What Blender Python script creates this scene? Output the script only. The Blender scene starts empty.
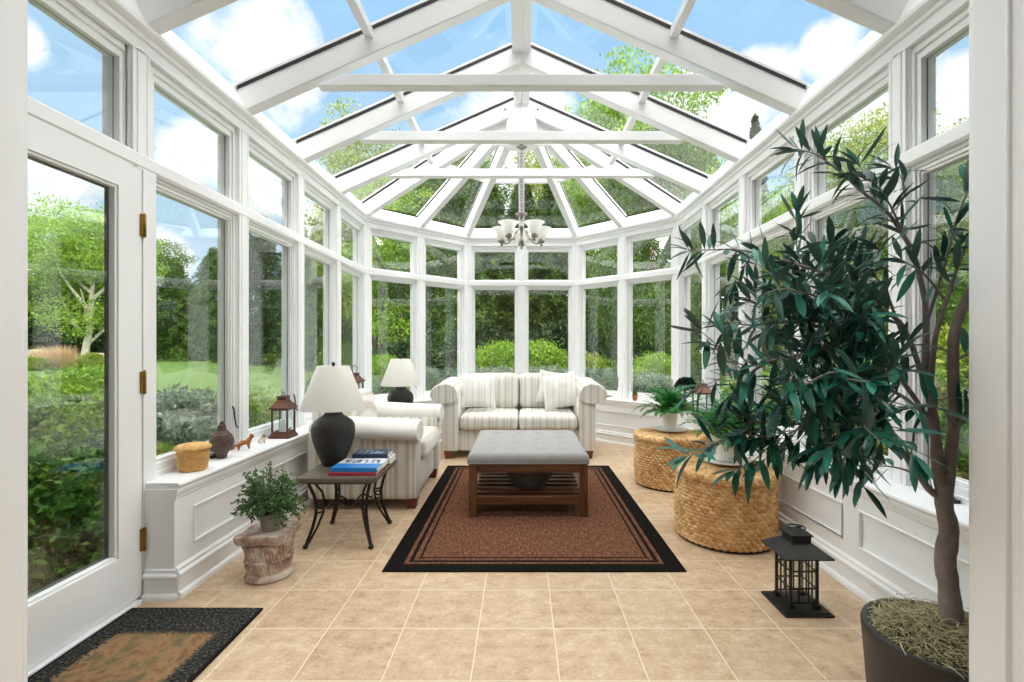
import bpy, bmesh, math, random
import numpy as np
from mathutils import Vector, Matrix, noise

C = bpy.context.scene.collection
PI = math.pi
rnd = random.Random(7)

# ------------------------------------------------------------------ mesh builder
class MB:
    def __init__(self):
        self.v = []; self.f = []
    def add(self, vs, fs):
        b = len(self.v)
        self.v.extend([tuple(p) for p in vs]); self.f.extend([tuple(i + b for i in f) for f in fs])
        return self
    def box(self, x0, x1, y0, y1, z0, z1, M=None):
        vs = [(x, y, z) for x in (x0, x1) for y in (y0, y1) for z in (z0, z1)]
        if M is not None: vs = [M @ Vector(p) for p in vs]
        return self.add(vs, [(0, 1, 3, 2), (4, 6, 7, 5), (0, 4, 5, 1), (2, 3, 7, 6), (0, 2, 6, 4), (1, 5, 7, 3)])
    def hexa(self, vs8):
        return self.add(vs8, [(0, 1, 3, 2), (4, 6, 7, 5), (0, 4, 5, 1), (2, 3, 7, 6), (0, 2, 6, 4), (1, 5, 7, 3)])
    def prism(self, ra, rb):
        n = len(ra)
        self.add(list(ra) + list(rb), [tuple(range(n))[::-1], tuple(range(n, 2 * n))] + [(i, (i + 1) % n, n + (i + 1) % n, n + i) for i in range(n)])
        return self
    def loft(self, rings, caps=True, closed=True):
        n = len(rings[0]); b = len(self.v); vs = []; fs = []
        for r in rings: vs.extend(r)
        for k in range(len(rings) - 1):
            for i in range(n if closed else n - 1):
                j = (i + 1) % n
                fs.append((k * n + i, k * n + j, (k + 1) * n + j, (k + 1) * n + i))
        if caps:
            fs.append(tuple(range(n))[::-1]); m = (len(rings) - 1) * n
            fs.append(tuple(range(m, m + n)))
        return self.add(vs, fs)
    def lathe(self, prof, seg=32, c=(0, 0, 0), rf=None, caps=True, closed_prof=False):
        rings = []
        for (r, z) in prof:
            ring = []
            for i in range(seg):
                a = 2 * PI * i / seg
                rr = r if rf is None else r + rf(a, r, z)
                ring.append((c[0] + rr * math.cos(a), c[1] + rr * math.sin(a), c[2] + z))
            rings.append(ring)
        if closed_prof:
            rings.append(rings[0]); return self.loft(rings, caps=False)
        return self.loft(rings, caps=caps)
    def tube(self, pts, rad, seg=8, caps=True):
        pts = [Vector(p) for p in pts]
        n = len(pts)
        if not hasattr(rad, '__len__'): rad = [rad] * n
        rings = []; up = None
        for i in range(n):
            t = (pts[min(i + 1, n - 1)] - pts[max(i - 1, 0)])
            if t.length < 1e-9: t = Vector((0, 0, 1))
            t.normalize()
            if up is None:
                up = Vector((0, 0, 1)) if abs(t.z) < .9 else Vector((1, 0, 0))
            a = up - t * up.dot(t)
            if a.length < 1e-6: a = t.orthogonal()
            a.normalize(); bb = t.cross(a); up = a
            rings.append([pts[i] + (a * math.cos(2 * PI * k / seg) + bb * math.sin(2 * PI * k / seg)) * rad[i] for k in range(seg)])
        return self.loft(rings, caps=caps)
    def ring(self, c, R, r, axis='z', seg=24, ts=8, a0=0, a1=2 * PI):
        pts = []
        full = abs(a1 - a0 - 2 * PI) < 1e-6
        for i in range(seg + 1):
            a = a0 + (a1 - a0) * i / seg
            u, w = R * math.cos(a), R * math.sin(a)
            p = {'z': (u, w, 0), 'y': (u, 0, w), 'x': (0, u, w)}[axis]
            pts.append((c[0] + p[0], c[1] + p[1], c[2] + p[2]))
        return self.tube(pts, r, ts, caps=not full)
    def rbox(self, c, size, r, n=8, bulge=(0, 0, 0), wob=0, seed=0, M=None):
        h = [s / 2 for s in size]; r = min(r, *[x * .999 for x in h])
        idx = {}; vs = []; fs = []
        def warp(u): return math.sin(u * PI / 2) * .75 + u * .25
        def vert(q):
            key = tuple(round(x, 5) for x in q)
            if key in idx: return idx[key]
            p = [q[i] * h[i] for i in range(3)]
            inn = [max(-(h[i] - r), min(h[i] - r, p[i])) for i in range(3)]
            d = Vector([p[i] - inn[i] for i in range(3)])
            if d.length > 1e-9: d.normalize()
            p = [inn[i] + d[i] * r for i in range(3)]
            uu = [p[i] / h[i] for i in range(3)]
            out = list(p)
            for i in range(3):
                j, k = (i + 1) % 3, (i + 2) % 3
                out[i] = p[i] * (1 + bulge[i] * (1 - uu[j] ** 2) * (1 - uu[k] ** 2))
            v = Vector(out)
            if wob:
                nv = Vector(noise.noise_vector(v * 5.0 + Vector((seed * 3.1, seed, 0))))
                v += nv * wob
            v = v + Vector(c)
            if M is not None: v = M @ v
            idx[key] = len(vs); vs.append(v); return idx[key]
        for ax in range(3):
            for sg in (-1, 1):
                for i in range(n):
                    for j in range(n):
                        quad = []
                        for (a, b) in ((i, j), (i + 1, j), (i + 1, j + 1), (i, j + 1)):
                            q = [0, 0, 0]; q[ax] = sg
                            q[(ax + 1) % 3] = warp(-1 + 2 * a / n); q[(ax + 2) % 3] = warp(-1 + 2 * b / n)
                            quad.append(vert(q))
                        fs.append(tuple(quad if sg > 0 else quad[::-1]))
        return self.add(vs, fs)
    def pillow(self, M, w, hgt, th, n=14, pinch=.10, seed=0):
        vs = []; fs = []
        for s in (1, -1):
            b = len(vs)
            for i in range(n + 1):
                for j in range(n + 1):
                    u = -1 + 2 * i / n; v = -1 + 2 * j / n
                    t = max(0, (1 - u * u) * (1 - v * v)) ** .42
                    x = u * w / 2 * (1 - pinch * (1 - v * v)); z = v * hgt / 2 * (1 - pinch * (1 - u * u))
                    wob = noise.noise(Vector((u * 2 + seed, v * 2, s))) * .012 * t
                    vs.append(M @ Vector((x, s * (th / 2 * t) + wob, z)))
            for i in range(n):
                for j in range(n):
                    q = (b + i * (n + 1) + j, b + (i + 1) * (n + 1) + j, b + (i + 1) * (n + 1) + j + 1, b + i * (n + 1) + j + 1)
                    fs.append(q if s < 0 else q[::-1])
        return self.add(vs, fs)

def link(o, parent=None):
    C.objects.link(o)
    if parent is not None: o.parent = parent
    return o

def obj(name, mb, mat, parent=None, smooth=40, bevel=0, sub=0, weld=True, recalc=True, loc=None):
    me = bpy.data.meshes.new(name)
    me.from_pydata(mb.v, [], mb.f)
    if weld or recalc:
        bm = bmesh.new(); bm.from_mesh(me)
        if weld: bmesh.ops.remove_doubles(bm, verts=bm.verts, dist=1e-5)
        if recalc: bmesh.ops.recalc_face_normals(bm, faces=bm.faces)
        bm.to_mesh(me); bm.free()
    if smooth:
        me.shade_smooth(); me.set_sharp_from_angle(angle=math.radians(smooth))
    me.materials.append(mat)
    o = link(bpy.data.objects.new(name, me), parent)
    if loc is not None: o.location = loc
    if bevel:
        m = o.modifiers.new('b', 'BEVEL'); m.width = bevel; m.segments = 2; m.limit_method = 'ANGLE'; m.angle_limit = math.radians(35)
        m.harden_normals = False
    if sub:
        m = o.modifiers.new('s', 'SUBSURF'); m.levels = sub; m.render_levels = sub
    return o

def skin_obj(name, verts, radii, edges, mat, parent=None, sub=2):
    me = bpy.data.meshes.new(name); me.from_pydata(verts, edges, []); me.update()
    o = link(bpy.data.objects.new(name, me), parent)
    m = o.modifiers.new('k', 'SKIN'); m.use_smooth_shade = True
    for i, r in enumerate(radii):
        sv = me.skin_vertices[0].data[i]
        sv.radius = r if hasattr(r, '__len__') else (r, r)
        sv.use_root = (i == 0)
    s = o.modifiers.new('s', 'SUBSURF'); s.levels = sub; s.render_levels = sub
    me.materials.append(mat)
    return o

def tag(o, label=None, cat=None, group=None, kind=None):
    if label: o['label'] = label
    if cat: o['category'] = cat
    if group: o['group'] = group
    if kind: o['kind'] = kind
    return o

def thing(name, label, cat, loc=(0, 0, 0), rz=0, group=None, kind=None):
    o = link(bpy.data.objects.new(name, None)); o.empty_display_size = .1
    o.location = loc; o.rotation_euler = (0, 0, rz)
    return tag(o, label, cat, group, kind)

def struct(name, label=None, cat=None):
    o = link(bpy.data.objects.new(name, None)); o.empty_display_size = .1
    return tag(o, label, cat, None, 'structure')

def dup(root, loc, rz, label, scale=None, parent=None):
    r = root.copy(); C.objects.link(r)
    r.location = loc; r.rotation_euler = (0, 0, rz)
    if scale: r.scale = scale if hasattr(scale, '__len__') else (scale,) * 3
    r['label'] = label
    for ch in list(root.children):
        c = ch.copy(); C.objects.link(c); c.parent = r
        for g in list(ch.children):
            d = g.copy(); C.objects.link(d); d.parent = c
    return r

# ------------------------------------------------------------------ calibration (metres)
FPX, VX, VY, H = 476.0, 521.5, 347.5, 1.16
def P(px, py, d): return Vector(((px - VX) / FPX * d, d, H + (VY - py) / FPX * d))
def PX(px, d): return (px - VX) / FPX * d

# ------------------------------------------------------------------ materials
def newmat(name):
    m = bpy.data.materials.new(name); m.use_nodes = True
    nt = m.node_tree; nt.nodes.clear()
    return m, nt
def nd(nt, typ, **kw):
    n = nt.nodes.new(typ)
    for k, v in kw.items():
        if k.startswith('i_'):
            key = k[2:]
            key = int(key) if key.isdigit() else key.replace('_', ' ')
            n.inputs[key].default_value = v
        else: setattr(n, k, v)
    return n
def lk(nt, a, b): nt.links.new(a, b)
def srgb(r, g, b):
    def f(c):
        c /= 255
        return c / 12.92 if c <= .04045 else ((c + .055) / 1.055) ** 2.4
    return (f(r), f(g), f(b), 1)
def mathn(nt, op, a=None, b=None, c=None, clamp=False):
    n = nt.nodes.new('ShaderNodeMath'); n.operation = op; n.use_clamp = clamp
    for i, x in enumerate((a, b, c)):
        if x is None: continue
        if isinstance(x, (int, float)): n.inputs[i].default_value = x
        else: nt.links.new(x, n.inputs[i])
    return n.outputs[0]
def ramp(nt, fac, stops, interp='LINEAR'):
    n = nt.nodes.new('ShaderNodeValToRGB'); n.color_ramp.interpolation = interp
    e = n.color_ramp.elements
    e[0].position, e[0].color = stops[0]
    e[1].position, e[1].color = stops[-1]
    for p, c in stops[1:-1]:
        x = e.new(p); x.color = c
    nt.links.new(fac, n.inputs[0]); return n.outputs[0]
def mixc(nt, fac, a, b):
    n = nt.nodes.new('ShaderNodeMix'); n.data_type = 'RGBA'
    for s, x in ((n.inputs[0], fac), (n.inputs[6], a), (n.inputs[7], b)):
        if isinstance(x, (int, float, tuple)): s.default_value = x
        else: nt.links.new(x, s)
    return n.outputs[2]
def out(nt, sh):
    o = nt.nodes.new('ShaderNodeOutputMaterial'); nt.links.new(sh, o.inputs[0])
def bsdf(nt, col, rough=.5, metal=0, bump=None, bstr=.2, bdist=.01, **kw):
    b = nt.nodes.new('ShaderNodeBsdfPrincipled')
    if isinstance(col, tuple): b.inputs['Base Color'].default_value = col
    else: nt.links.new(col, b.inputs['Base Color'])
    if isinstance(rough, (int, float)): b.inputs['Roughness'].default_value = rough
    else: nt.links.new(rough, b.inputs['Roughness'])
    b.inputs['Metallic'].default_value = metal
    for k, v in kw.items(): b.inputs[k.replace('_', ' ')].default_value = v
    if bump is not None:
        bp = nt.nodes.new('ShaderNodeBump'); bp.inputs['Strength'].default_value = bstr; bp.inputs['Distance'].default_value = bdist
        nt.links.new(bump, bp.inputs['Height']); nt.links.new(bp.outputs[0], b.inputs['Normal'])
    return b.outputs[0]
def coords(nt, scale=None):
    tc = nt.nodes.new('ShaderNodeTexCoord')
    if scale is None: return tc.outputs['Object']
    mp = nt.nodes.new('ShaderNodeMapping'); mp.inputs['Scale'].default_value = scale if hasattr(scale, '__len__') else (scale,) * 3
    nt.links.new(tc.outputs['Object'], mp.inputs[0]); return mp.outputs[0]
def noisen(nt, vec, scale, detail=4, rough=.55):
    n = nt.nodes.new('ShaderNodeTexNoise'); n.inputs['Scale'].default_value = scale; n.inputs['Detail'].default_value = detail
    n.inputs['Roughness'].default_value = rough
    nt.links.new(vec, n.inputs['Vector']); return n.outputs[0]

def m_plain(name, c, rough=.5, metal=0, var=.08, nscale=6, bump=0, bscale=60, **kw):
    m, nt = newmat(name); v = coords(nt)
    n = noisen(nt, v, nscale)
    a = tuple(x * (1 - var) for x in c[:3]) + (1,); b = tuple(min(1, x * (1 + var)) for x in c[:3]) + (1,)
    col = ramp(nt, n, [(.3, a), (.7, b)])
    bm = noisen(nt, v, bscale, 3) if bump else None
    out(nt, bsdf(nt, col, rough, metal, bm, bump, .01, **kw)); return m

WHITE = m_plain('white_gloss_paint', (.885, .895, .905, 1), .32, var=.012, nscale=2)
CREAMPOT = m_plain('white_ceramic', (.82, .80, .76, 1), .3, var=.02)
BLACKMETAL = m_plain('dark_patinated_iron', srgb(44, 40, 36), .5, .6, var=.25, nscale=14, bump=.3, bscale=90)
GASKET = m_plain('black_rubber', (.012, .012, .013, 1), .6, var=.1)
BRASS = m_plain('aged_brass', srgb(150, 112, 52), .35, .9, var=.2, nscale=30)
NICKEL = m_plain('brushed_nickel', srgb(150, 146, 136), .3, .9, var=.08, nscale=40)
COPPER = m_plain('aged_copper', srgb(98, 62, 50), .45, .55, var=.25, nscale=18)
BRONZELEVER = m_plain('dark_bronze', srgb(60, 56, 50), .4, .7, var=.15)
CHERRY = m_plain('reddish_brown_wood', srgb(110, 52, 28), .4, var=.2, nscale=20)

def m_glass(name, f0=.06, tint=(.97, .99, .98, 1)):
    m, nt = newmat(name)
    lw = nd(nt, 'ShaderNodeLayerWeight'); lw.inputs[0].default_value = .5
    p = mathn(nt, 'POWER', lw.outputs['Facing'], 5.0)
    fac = mathn(nt, 'MULTIPLY_ADD', p, 1 - f0, f0, clamp=True)
    t = nd(nt, 'ShaderNodeBsdfTransparent'); t.inputs[0].default_value = tint
    g = nd(nt, 'ShaderNodeBsdfGlossy'); g.inputs['Roughness'].default_value = .0; g.inputs['Color'].default_value = (1, 1, 1, 1)
    mx = nd(nt, 'ShaderNodeMixShader'); lk(nt, fac, mx.inputs[0]); lk(nt, t.outputs[0], mx.inputs[1]); lk(nt, g.outputs[0], mx.inputs[2])
    out(nt, mx.outputs[0]); return m
GLASS = m_glass('window_glass', .07)
ROOFGLASS = m_glass('roof_glass', .02, (.985, .993, .998, 1))
LANTERNGLASS = m_glass('lantern_glass', .02, (.95, .98, .98, 1))

def m_stripe(name, axis, light, dark, per=.105):
    m, nt = newmat(name); v = coords(nt)
    sp = nd(nt, 'ShaderNodeSeparateXYZ'); lk(nt, v, sp.inputs[0])
    x = mathn(nt, 'DIVIDE', sp.outputs[axis], per); x = mathn(nt, 'ADD', x, 50.25); fr = mathn(nt, 'FRACT', x)
    s = ramp(nt, fr, [(0, light), (.10, light), (.18, dark), (.30, dark), (.38, light), (.42, light), (.45, dark), (.50, dark), (.53, light), (.60, light), (.68, dark), (.78, dark), (.86, light), (1, light)])
    w = nd(nt, 'ShaderNodeTexWave'); w.inputs['Scale'].default_value = 300; w.inputs['Distortion'].default_value = 2; lk(nt, v, w.inputs[0])
    n = noisen(nt, v, 12, 3)
    hsum = mathn(nt, 'ADD', mathn(nt, 'MULTIPLY', n, 1.0), mathn(nt, 'MULTIPLY', w.outputs[1], .1))
    out(nt, bsdf(nt, s, .85, 0, hsum, .25, .012, Sheen_Weight=.2)); return m
SOFAFAB = m_stripe('striped_linen', 0, srgb(226, 225, 220), srgb(206, 201, 189), .15)
CHAIRFAB = m_stripe('striped_linen_chair', 1, srgb(224, 222, 216), srgb(196, 189, 174), .16)
PILLOWFAB = m_stripe('striped_pillow_linen', 0, srgb(232, 232, 229), srgb(219, 216, 209), .13)
SLIPCOVER = m_plain('white_linen', srgb(224, 222, 216), .9, var=.03, nscale=3, bump=.35, bscale=9)
GREYFAB = m_plain('grey_linen', srgb(150, 149, 149), .9, var=.06, nscale=25, bump=.2, bscale=220)

def m_wood(name, a, b, axis=0, rough=.4, sc=1.0):
    m, nt = newmat(name)
    s = [26 * sc] * 3; s[axis] = 2.2 * sc
    v = coords(nt, s); n = noisen(nt, v, 1.0, 5, .6)
    col = ramp(nt, n, [(.3, a), (.7, b)])
    out(nt, bsdf(nt, col, rough, 0, n, .1, .004)); return m
WALNUT = m_wood('walnut_wood', srgb(66, 38, 20), srgb(118, 74, 42), 0)
WALNUTV = m_wood('walnut_leg_wood', srgb(66, 38, 20), srgb(118, 74, 42), 2)
OLDWOOD = m_wood('weathered_board', srgb(64, 56, 47), srgb(120, 108, 92), 0, .45)

def m_tile():
    m, nt = newmat('travertine_tile'); v = coords(nt)
    T = .3105
    sp = nd(nt, 'ShaderNodeSeparateXYZ'); lk(nt, v, sp.inputs[0])
    fx = mathn(nt, 'DIVIDE', mathn(nt, 'SUBTRACT', sp.outputs[0], .133), T); fy = mathn(nt, 'DIVIDE', mathn(nt, 'SUBTRACT', sp.outputs[1], 1.656), T)
    ix = mathn(nt, 'FLOOR', fx); iy = mathn(nt, 'FLOOR', fy)
    ex = mathn(nt, 'ABSOLUTE', mathn(nt, 'SUBTRACT', mathn(nt, 'FRACT', fx), .5)); ey = mathn(nt, 'ABSOLUTE', mathn(nt, 'SUBTRACT', mathn(nt, 'FRACT', fy), .5))
    e = mathn(nt, 'MAXIMUM', ex, ey)
    grout = mathn(nt, 'GREATER_THAN', e, .4925)
    cb = nd(nt, 'ShaderNodeCombineXYZ'); lk(nt, mathn(nt, 'MULTIPLY', ix, 7.31), cb.inputs[0]); lk(nt, mathn(nt, 'MULTIPLY', iy, 3.77), cb.inputs[1])
    va = nd(nt, 'ShaderNodeVectorMath'); va.operation = 'ADD'; lk(nt, v, va.inputs[0]); lk(nt, cb.outputs[0], va.inputs[1])
    wn = nd(nt, 'ShaderNodeTexWhiteNoise'); lk(nt, cb.outputs[0], wn.inputs[0])
    mp = nd(nt, 'ShaderNodeMapping'); mp.inputs['Scale'].default_value = (1, 1.2, 1); lk(nt, va.outputs[0], mp.inputs[0])
    n1 = noisen(nt, mp.outputs[0], 12, 8, .7); n2 = noisen(nt, mp.outputs[0], 60, 5, .7)
    nn = mathn(nt, 'ADD', mathn(nt, 'MULTIPLY', n1, .65), mathn(nt, 'MULTIPLY', n2, .35))
    nn = mathn(nt, 'ADD', nn, mathn(nt, 'MULTIPLY', mathn(nt, 'SUBTRACT', wn.outputs[0], .5), .06))
    col = ramp(nt, nn, [(.34, srgb(160, 130, 100)), (.45, srgb(188, 160, 129)), (.54, srgb(200, 175, 145)), (.64, srgb(216, 196, 170))])
    col = mixc(nt, grout, col, srgb(224, 210, 184))
    hgt = mathn(nt, 'SUBTRACT', mathn(nt, 'MULTIPLY', n2, .2), grout)
    out(nt, bsdf(nt, col, .42, 0, hgt, .25, .004)); return m
TILE = m_tile()

def m_rug():
    m, nt = newmat('bordered_sisal'); v = coords(nt)      # object origin at rug centre
    hx, hy = .775, 1.10
    sp = nd(nt, 'ShaderNodeSeparateXYZ'); lk(nt, v, sp.inputs[0])
    dx = mathn(nt, 'SUBTRACT', hx, mathn(nt, 'ABSOLUTE', sp.outputs[0])); dy = mathn(nt, 'SUBTRACT', hy, mathn(nt, 'ABSOLUTE', sp.outputs[1]))
    d = mathn(nt, 'MINIMUM', dx, dy)
    n = noisen(nt, coords(nt, (210, 14, 1)), 1, 3, .6); n2 = noisen(nt, coords(nt, (60, 30, 1)), 1, 3)
    nn = mathn(nt, 'ADD', mathn(nt, 'MULTIPLY', n, .55), mathn(nt, 'MULTIPLY', n2, .45))
    br = ramp(nt, nn, [(.34, srgb(66, 40, 28)), (.5, srgb(98, 65, 47)), (.66, srgb(134, 96, 74))])
    bk = ramp(nt, nn, [(.3, srgb(8, 7, 6)), (.7, srgb(24, 20, 17))])
    sel = ramp(nt, mathn(nt, 'MULTIPLY', d, 5.0), [(0, (0, 0, 0, 1)), (.40, (1, 1, 1, 1)), (.51, (0, 0, 0, 1)), (.62, (1, 1, 1, 1)), (.75, (0, 0, 0, 1)), (.81, (1, 1, 1, 1)), (1, (1, 1, 1, 1))], 'CONSTANT')
    col = mixc(nt, sel, bk, br)
    out(nt, bsdf(nt, col, .95, 0, nn, .5, .004, Specular_IOR_Level=.1)); return m
RUG = m_rug()

def m_doormat():
    m, nt = newmat('plaid_pile'); v = coords(nt)          # origin at mat centre, half extents .29 x .45
    sp = nd(nt, 'ShaderNodeSeparateXYZ'); lk(nt, v, sp.inputs[0])
    n = noisen(nt, v, 90, 4, .7); nb = noisen(nt, v, 16, 3)
    jx = mathn(nt, 'ADD', sp.outputs[0], mathn(nt, 'MULTIPLY', mathn(nt, 'SUBTRACT', n, .5), .16)); jy = mathn(nt, 'ADD', sp.outputs[1], mathn(nt, 'MULTIPLY', mathn(nt, 'SUBTRACT', n, .5), .16))
    tan = ramp(nt, nb, [(.35, srgb(120, 90, 64)), (.5, srgb(148, 116, 84)), (.65, srgb(108, 96, 70))])
    dark = ramp(nt, n, [(.34, srgb(12, 16, 20)), (.48, srgb(34, 44, 48)), (.57, srgb(66, 66, 58)), (.66, srgb(140, 104, 72))])
    bx = mathn(nt, 'ABSOLUTE', jx); by = mathn(nt, 'ABSOLUTE', jy)
    f = mathn(nt, 'MAXIMUM', mathn(nt, 'GREATER_THAN', bx, .195), mathn(nt, 'GREATER_THAN', by, .255))
    g1 = mathn(nt, 'LESS_THAN', mathn(nt, 'ABSOLUTE', mathn(nt, 'SUBTRACT', mathn(nt, 'FRACT', mathn(nt, 'MULTIPLY', jx, 7.0)), .5)), .16)
    g2 = mathn(nt, 'LESS_THAN', mathn(nt, 'ABSOLUTE', mathn(nt, 'SUBTRACT', mathn(nt, 'FRACT', mathn(nt, 'MULTIPLY', jy, 6.0)), .5)), .18)
    grn = mixc(nt, mathn(nt, 'MULTIPLY', mathn(nt, 'MULTIPLY', g1, g2), .6), tan, srgb(98, 102, 66))
    col = mixc(nt, f, grn, dark)
    edge = mathn(nt, 'GREATER_THAN', mathn(nt, 'ABSOLUTE', sp.outputs[0]), .278)
    col = mixc(nt, edge, col, srgb(34, 26, 28))
    out(nt, bsdf(nt, col, .98, 0, n, .8, .006, Specular_IOR_Level=.1)); return m
MAT = m_doormat()

def m_weave(name):
    m, nt = newmat(name); v = coords(nt)
    sp = nd(nt, 'ShaderNodeSeparateXYZ'); lk(nt, v, sp.inputs[0])
    row = mathn(nt, 'FLOOR', mathn(nt, 'DIVIDE', mathn(nt, 'SUBTRACT', sp.outputs[2], .012), .0214)); an = mathn(nt, 'ARCTAN2', sp.outputs[1], sp.outputs[0])
    cell = mathn(nt, 'FLOOR', mathn(nt, 'ADD', mathn(nt, 'MULTIPLY', an, 44 / (2 * PI)), mathn(nt, 'MULTIPLY_ADD', row, .5, 100.5)))
    cc = nd(nt, 'ShaderNodeCombineXYZ'); lk(nt, row, cc.inputs[0]); lk(nt, cell, cc.inputs[1]); wnz = nd(nt, 'ShaderNodeTexWhiteNoise'); lk(nt, cc.outputs[0], wnz.inputs[0])
    n = noisen(nt, coords(nt, (1, 1, 2.2)), 42, 3, .6); n2 = noisen(nt, v, 9, 3)
    nn = mathn(nt, 'ADD', mathn(nt, 'MULTIPLY', n, .55), mathn(nt, 'MULTIPLY', n2, .2)); nn = mathn(nt, 'ADD', nn, mathn(nt, 'MULTIPLY_ADD', wnz.outputs[0], .22, .02))
    col = ramp(nt, nn, [(.30, srgb(158, 112, 62)), (.43, srgb(200, 152, 96)), (.56, srgb(222, 180, 124)), (.70, srgb(240, 208, 158))])
    out(nt, bsdf(nt, col, .65, 0, n, .4, .004)); return m
WEAVE = m_weave('woven_water_hyacinth')
RAFFIA = m_plain('orange_raffia', srgb(212, 166, 100), .7, var=.22, nscale=40, bump=.4, bscale=120)

def m_leaf(name, stops, trans=.35, back=None, rough=.5, spec=.25):
    m, nt = newmat(name)
    g = nd(nt, 'ShaderNodeNewGeometry')
    n = noisen(nt, coords(nt), 1.1, 2)
    f = mathn(nt, 'ADD', mathn(nt, 'MULTIPLY', g.outputs['Random Per Island'], .6), mathn(nt, 'MULTIPLY', n, .4))
    k = len(stops)
    col = ramp(nt, f, [(.15 + .7 * i / (k - 1), s) for i, s in enumerate(stops)])
    if back is not None: col = mixc(nt, g.outputs['Backfacing'], col, back)
    b = bsdf(nt, col, rough, 0, **{'Specular_IOR_Level': spec})
    if trans:
        t = nd(nt, 'ShaderNodeBsdfTranslucent'); lk(nt, col, t.inputs[0])
        mx = nd(nt, 'ShaderNodeMixShader'); mx.inputs[0].default_value = trans
        lk(nt, b, mx.inputs[1]); lk(nt, t.outputs[0], mx.inputs[2]); b = mx.outputs[0]
    out(nt, b); return m
LEAF_OLIVE = m_leaf('olive_leaf', [srgb(14, 58, 46), srgb(22, 86, 68), srgb(34, 110, 90), srgb(56, 132, 114)], .15, srgb(62, 92, 80), .36, .5)
LEAF_FERN = m_leaf('fern_leaf', [srgb(30, 92, 44), srgb(56, 136, 64), srgb(104, 172, 92)], .3)
LEAF_SMALL = m_leaf('small_shrub_leaf', [srgb(48, 82, 44), srgb(82, 120, 70), srgb(136, 164, 116)], .25)
LEAF_BONSAI = m_leaf('bonsai_leaf', [srgb(14, 40, 22), srgb(26, 64, 34)], .15)
LEAF_LIME = m_leaf('lime_leaf', [srgb(82, 120, 28), srgb(124, 162, 48), srgb(172, 196, 84)], .34)
LEAF_YELLOW = m_leaf('yellow_green_leaf', [srgb(80, 108, 26), srgb(128, 148, 42), srgb(182, 186, 80)], .38)
LEAF_MID = m_leaf('mid_green_leaf', [srgb(38, 64, 24), srgb(70, 100, 36), srgb(126, 152, 68)], .3)
LEAF_DARK = m_leaf('dark_evergreen_leaf', [srgb(24, 40, 22), srgb(42, 64, 34), srgb(84, 106, 58)], .2)
LEAF_GREY = m_leaf('grey_green_leaf', [srgb(72, 98, 78), srgb(106, 130, 104), srgb(152, 168, 142)], .2)
LEAF_SHADE = m_leaf('glossy_shrub_leaf', [srgb(40, 84, 24), srgb(78, 130, 42), srgb(140, 180, 74)], .3)
LEAF_PINK = m_leaf('dry_grass_blade', [srgb(196, 160, 130), srgb(214, 184, 150), srgb(170, 160, 96)], .3)
LEAF_WHITE = m_leaf('white_blossom', [srgb(120, 150, 90), srgb(200, 210, 190), srgb(236, 238, 230)], .3)
BARK = m_plain('brown_bark', srgb(96, 78, 66), .9, var=.3, nscale=10, bump=.8, bscale=30)
BARKPALE = m_plain('pale_birch_bark', srgb(206, 200, 184), .85, var=.2, nscale=8, bump=.4, bscale=20)
BARKRED = m_plain('reddish_pine_bark', srgb(112, 80, 62), .9, var=.25, nscale=6, bump=.6, bscale=20)
BARKOLIVE = m_plain('grey_brown_olive_bark', srgb(136, 125, 121), .85, var=.2, nscale=22, bump=.7, bscale=50)
STONE = m_plain('grey_boulder', srgb(150, 140, 124), .9, var=.25, nscale=4, bump=.7, bscale=14)
MULCH = m_plain('brown_mulch', srgb(92, 70, 52), .95, var=.35, nscale=20, bump=.8, bscale=40)

def m_lawn():
    m, nt = newmat('mown_grass'); v = coords(nt)
    n = noisen(nt, v, 1.2, 5, .6); n2 = noisen(nt, v, 30, 4, .7)
    nn = mathn(nt, 'ADD', mathn(nt, 'MULTIPLY', n, .4), mathn(nt, 'MULTIPLY', n2, .6))
    col = ramp(nt, nn, [(.3, srgb(58, 84, 28)), (.5, srgb(76, 106, 36)), (.7, srgb(100, 128, 54))])
    out(nt, bsdf(nt, col, .9, 0, n2, .5, .05)); return m
LAWN = m_lawn()
SKYB = 3.6; SKYS = 9.0; SUNE = 1.8; EXPO = 0.24; FILLW = 22
# ------------------------------------------------------------------ the conservatory
YC = 4.61; T8 = math.tan(PI / 8); R2 = math.sqrt(.5)
SEG = {'left': ((0, 0), (0, 1), (-1, 0)), 'right': ((0, 0), (0, 1), (1, 0)),
       'bl': ((0, YC), (R2, R2), (-R2, R2)), 'back': ((0, YC), (1, 0), (0, 1)), 'br': ((0, YC), (R2, -R2), (R2, R2))}
def pt(seg, s, X, z):
    b, e, o = SEG[seg]
    return Vector((b[0] + s * e[0] + X * o[0], b[1] + s * e[1] + X * o[1], z))
def sbox(mb, seg, s0, s1, X0, X1, z0, z1):
    return mb.hexa([pt(seg, s, X, z) for s in (s0, s1) for X in (X0, X1) for z in (z0, z1)])
def sweep(mb, seg, prof, f0, f1):
    return mb.prism([pt(seg, f0(X), X, z) for X, z in prof], [pt(seg, f1(X), X, z) for X, z in prof])
YN = 1.20                                          # house wall plane
RANGE = {'left': (lambda X: YN, lambda X: YC + T8 * X), 'right': (lambda X: YN, lambda X: YC + T8 * X),
         'bl': (lambda X: -T8 * X, lambda X: T8 * X), 'back': (lambda X: -T8 * X, lambda X: T8 * X), 'br': (lambda X: -T8 * X, lambda X: T8 * X)}
WALLNAME = {'left': 'wall_left', 'right': 'wall_right', 'bl': 'wall_back_left', 'back': 'wall_back', 'br': 'wall_back_right'}
XP = 1.74                                          # inner face of posts
SV = T8 * XP
walls = {k: struct(n) for k, n in WALLNAME.items()}

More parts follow.
